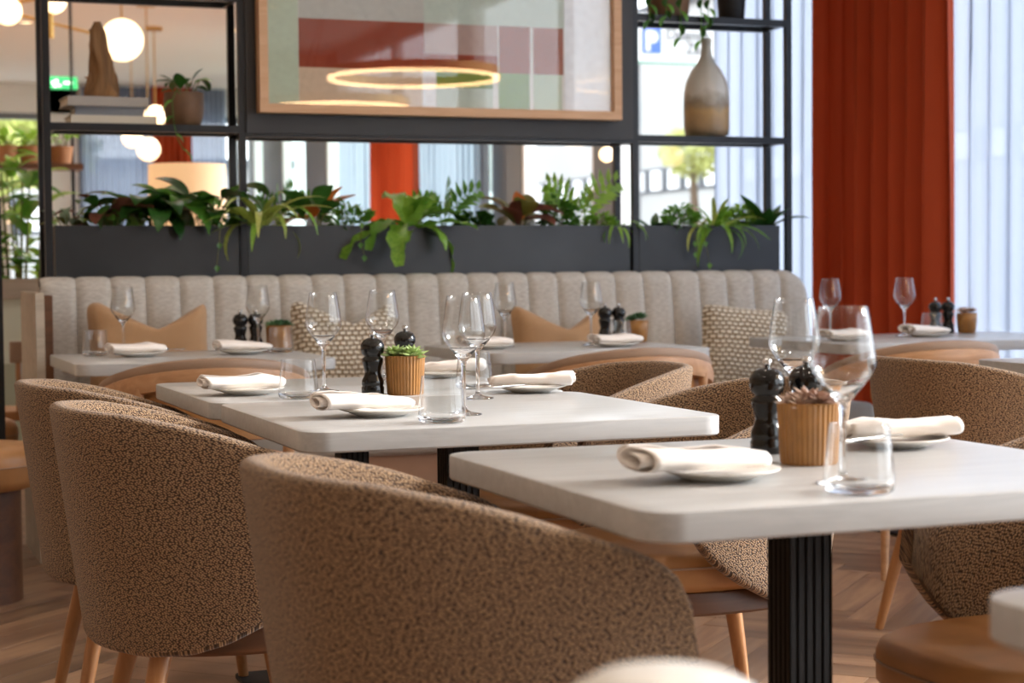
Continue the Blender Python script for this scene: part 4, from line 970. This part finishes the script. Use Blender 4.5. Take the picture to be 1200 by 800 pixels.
# ================================================================== LAMPS AND THINGS BEYOND THE SHELVING
def mirrored(u, v, z, ym=AY+.003):
    d = _ray(u, v); t = (z-CAM_H)/d.z; p = CAM+d*t; return Vector((p.x, 2*ym-p.y, z))
def ring(label, c, r):
    t = thing('ring_pendant', label, 'lamp', c, 0, 'ring pendant lamps')
    MB().lathe([(r-.02, .0), (r+.02, 0), (r+.02, .06), (r-.02, .06)], 72, closed=True).build('ring_housing', M_brass, t, True, 40)
    MB().lathe([(r-.016, -.001), (r+.016, -.001), (r+.016, -.022), (r-.016, -.022)], 72, closed=True).build('glow_strip', M_ringglow, t, True, 40)
    for k_ in range(3):
        a = 2*PI*k_/3+.3; MB().tube([(r*math.cos(a), r*math.sin(a), .06), (0, 0, CEIL-c[2]-.02)], .003, 5).build('cable', M_black, t)
    MB().lathe([(0, CEIL-c[2]-.04), (.07, CEIL-c[2]-.04), (.07, CEIL-c[2]), (0, CEIL-c[2])], 24).build('ceiling_rose', M_brass, t)
def downlight(x, y):  # added lamp that fills the room with light, stronger towards the far end
    t = thing('fill_downlight', 'small ceiling downlight added as fill light', 'lamp', (x, y, CEIL), 0, 'added fill downlights')
    MB().lathe([(.05, -.004), (.075, -.004), (.075, 0), (.05, 0)], 24, closed=True).build('trim_ring', M_brass, t)
    MB().lathe([(0, -.001), (.05, -.001)], 24).build('lens', M_globe, t)
    ld = bpy.data.lights.new('fill_beam', 'AREA'); ld.shape = 'DISK'; ld.size = .1; ld.energy = FILL_W*(8 if y > 12 else 3 if y > 10 else 1); ld.color = (1, .88, .75); ld.spread = math.radians(140)
    lo_ = bpy.data.objects.new('fill_beam', ld); col.objects.link(lo_); lo_.parent = t; lo_.location = (0, 0, -.006)
for y in (-1.2, 1.3, 3.6, 5.6, 8.6, 11.4, 14.2, 17):
    for x in (-2.2, -.2, 1.7, 3.6): downlight(x, y)
c = mirrored(485, 90, 2.45); ring('glowing ring pendant mirrored large in the picture glass', c, .62)
c = mirrored(396, 126, 2.2); ring('second glowing ring pendant mirrored at the bottom of the picture glass', c, .50)

def globe_pendant(label, u, v, y, r):
    p = atY(u, v, y); t = thing('globe_pendant', label, 'lamp', p, 0, 'opal globe lamps')
    MB().lathe([(r*math.sin(PI*i/16), -r*math.cos(PI*i/16)) for i in range(17)], 28).build('globe', M_globe, t, True)
    MB().tube([(0, 0, r*.97), (0, 0, CEIL-p.z-.02)], .006, 6).build('rod', M_brass, t)
    MB().lathe([(0, CEIL-p.z-.03), (.08, CEIL-p.z-.03), (.08, CEIL-p.z), (0, CEIL-p.z)], 20).build('ceiling_rose', M_brass, t)
    return t
globe_pendant('big opal globe lamp glowing behind the driftwood', 143, 47, 12.5, .145)
globe_pendant('opal globe lamp behind the brown stoneware pot', 182, 136, 17, .1)
globe_pendant('opal globe lamp just below the bottom book', 155, 161, 17.5, .1)
globe_pendant('opal globe lamp above the drum lampshade', 174, 175, 15.5, .1)
globe_pendant('small opal globe lamp glowing above the orange-leaved plant', 711, 181, 9.6, .045)
p = atY(9, 13, 12.0); ch = thing('brass_chandelier', 'brass chandelier with opal globes at the top left corner', 'lamp', p, 0)
p2 = atY(62, 0, 12.0)-p; p3 = atY(108, 39, 12.3)-p; pst = atY(58, 5, 12.0)-p
for d_, r in ((Vector((0, 0, 0)), .09), (p2, .09)): MB().lathe([(r*math.sin(PI*i/14), -r*math.cos(PI*i/14)) for i in range(15)], 24, c=tuple(d_)).build('globe', M_globe, ch, True)
MB().tube([Vector((-.3, 0, .06)), p3], .01, 8).build('arm', M_brass, ch); MB().tube([Vector((-.3, 0, -.02)), pst+Vector((0, 0, .05))], .012, 8).build('arm', M_brass, ch)
MB().tube([pst+Vector((0, 0, -.22)), pst+Vector((0, 0, CEIL-p.z-pst.z-.01))], .025, 10).build('stem', M_brass, ch)
# drum lamp
p = atY(219, 193, 10.2); r_ = .215
dl = thing('floor_lamp', 'cream drum lampshade glowing behind the left planter', 'lamp', (p.x, 10.2, 0))
MB().lathe([(r_, p.z), (r_*1.02, p.z-.42), (r_*1.0, p.z-.42), (r_*.98, p.z)], 40, closed=True).build('lamp_shade', M_shade, dl, True, 50)
MB().tube([(0, 0, .02), (0, 0, p.z-.1)], .012, 8).build('pole', M_brass, dl); MB().lathe([(0, 0), (.15, 0), (.15, .02), (0, .025)], 28).build('base', M_brass, dl)
MB().lathe([(.05*math.sin(PI*i/10), p.z-.2-.05*math.cos(PI*i/10)) for i in range(11)], 16).build('bulb', M_globe, dl, True)
# exit sign
p = atY(73, 97, 15); es = thing('exit_sign', 'green exit sign hanging from the ceiling left of the driftwood', 'sign', p)
MB().box(-.12, .12, 0, .03, -.05, .05).build('panel', M_exit, es)
MB().box(-.07, -.045, -.004, 0, -.035, .0).box(-.06, -.035, -.004, 0, .0, .025).box(-.085, -.06, -.004, 0, -.01, .01).box(-.035, -.01, -.004, 0, -.03, -.015).lathe([(0, 0), (.01, 0)], 10, c=(-.045, -.003, .036)).build('running_figure', M_exitwhite, es)
MB().box(.01, .06, -.004, 0, -.008, .008).add([(.06, -.004, -.025), (.09, -.004, 0), (.06, -.004, .025), (.06, 0, -.025), (.09, 0, 0), (.06, 0, .025)], [(0, 1, 2), (3, 5, 4), (0, 3, 4, 1), (1, 4, 5, 2), (2, 5, 3, 0)]).build('arrow', M_exitwhite, es)
for x in (-.09, .09): MB().tube([(x, .015, .05), (x, .015, CEIL-p.z-.01)], .004, 5).build('hanger', M_chrome, es)
# hanging plant shelf at the far left
p = atY(95, 193, 11.5); x1 = p.x; x0 = atY(-60, 193, 11.5).x
hs = thing('plant_shelf', 'dark wooden shelf carrying plants at the left edge beyond the divider', 'shelf', ((x0+x1)/2, 11.5, p.z))
h = (x1-x0)/2; MB().box(-h, h, -.12, .12, -.035, 0).build('board', M_apron, hs)
for xx in (-h+.1, h-.05): MB().tube([(xx, 0, 0), (xx, 0, CEIL-p.z-.01)], .008, 6).build('rod', M_black, hs); MB().tube([(xx, 0, -.035), (xx, 0, -p.z+.01)], .012, 6).build('leg', M_black, hs)
for u, sd, lab in ((9, 41, 'leftmost'), (36, 42, 'middle'), (72, 43, 'rightmost')):
    c = atY(u, 193, 11.5); t = thing('plant_pot', lab+' terracotta pot on the far plant shelf', 'pot', (c.x, 11.5, p.z+.0005), 0, 'pots on the far plant shelf')
    MB().lathe([(0, 0), (.06, 0), (.075, .11), (.07, .11), (.066, .09), (0, .09)], 20).build('body', M_pottan, t, True, 50)
    plant('foliage_plant', 'bright leafy plant in the '+lab+' pot of the far shelf', (c.x, 11.5, p.z+.1), 'oval', M_leafbright, 12, .1, (-.2, 1.2), (.7, 1.4), .04, sd, stem_h=.09, group='plants on the far shelf')
# tall plants at the left edge, standing on the floor
for u, y, hgt, m, lab, sd in ((18, 9.6, 1.25, M_leafmid, 'tall leafy floor plant at the left edge, nearer one', 51), (32, 10.3, 1.35, M_leafbright, 'tall light-green floor plant beside the shelf post', 52)):
    c = atY(u, 260, y); t = thing('plant_pot', ('white' if sd == 51 else 'tan')+' floor pot at the left edge beyond the divider', 'pot', (c.x, y, 0))
    MB().lathe([(0, 0), (.12, 0), (.16, .35), (.15, .35), (.14, .3), (0, .3)], 24).build('body', M_white if sd == 51 else M_pottan, t, True, 50)
    pt = thing('floor_plant', lab, 'plant', (c.x, y, .3), 0, 'floor plants at the left edge'); rnd = random.Random(sd)
    for s_ in range(4):
        bx_, by_ = rnd.uniform(-.08, .08), rnd.uniform(-.05, .05); MB().tube([(bx_*.3, by_*.3, 0), (bx_, by_, hgt*.6), (bx_*1.6, by_*1.5, hgt)], [.012, .008, .004], 6).build('stem', M_leafolive, pt)
        for q in range(11):
            zz = hgt*(.35+.65*q/10); place_leaf(pt, leaf_me('lance', 1.0, m), (bx_*(.5+.9*q/10), by_*(.5+.9*q/10), zz), rnd.uniform(0, 6.28), rnd.uniform(.1, .9), rnd.uniform(.16, .26), 0, 1.2)
# low partition with pale panel, plus a chair seen beyond
p = atY(18, 326, 9.2); pt = thing('low_partition', 'low grey wooden partition with a pale green panel at the left edge', 'partition', (p.x-.1, 9.2, 0))
MB().box(-.9, .28, -.02, .02, p.z-.1, p.z).build('cap_board', M_panelwood, pt); MB().box(-.9, .26, -.01, .01, p.z-.42, p.z-.1).build('upper_panel', mat('pale_green_panel', 'd4dac8', .8), pt); MB().box(-.9, .26, -.01, .01, 0, p.z-.42).build('lower_panel', mat('sage_panel', 'a8ad98', .8), pt)
p = atY(1, 400, 6.6); t = thing('support_post', 'thin dark metal post at the very left edge', 'post', (p.x-.012, 6.6, 0)); MB().box(-.02, .02, -.02, .02, .01, 1.3).build('upright', M_black, t); MB().box(-.05, .05, -.05, .05, 0, .01).build('foot_plate', M_black, t); MB().box(-.021, .021, -.021, .021, 1.3, 1.305).build('cap', M_chrome, t)
p = atY(21, 400, 7.9); t = thing('spindle_chair', 'small wooden spindle-back chair far off at the left edge', 'chair', (p.x, 7.9, 0))
MB().prism(rrect(.07, .03, .01, 3), p.z-.09, p.z, .004).build('splat_head', M_leather2, t); MB().tube([(0, 0, p.z-.09), (0, .0, .44)], .012, 8).build('spindle', M_oakleg, t)
MB().prism(rrect(.36, .36, .08, 5), .41, .45, .006).build('seat', M_oakleg, t, loc=(0, .16, 0))
for x, y in ((-.14, .02), (.14, .02), (-.14, .3), (.14, .3)): MB().tube([(x, y, .41), (x*1.15, y+(.02 if y > .1 else -.02), 0)], .014, 8).build('leg', M_oakleg, t)
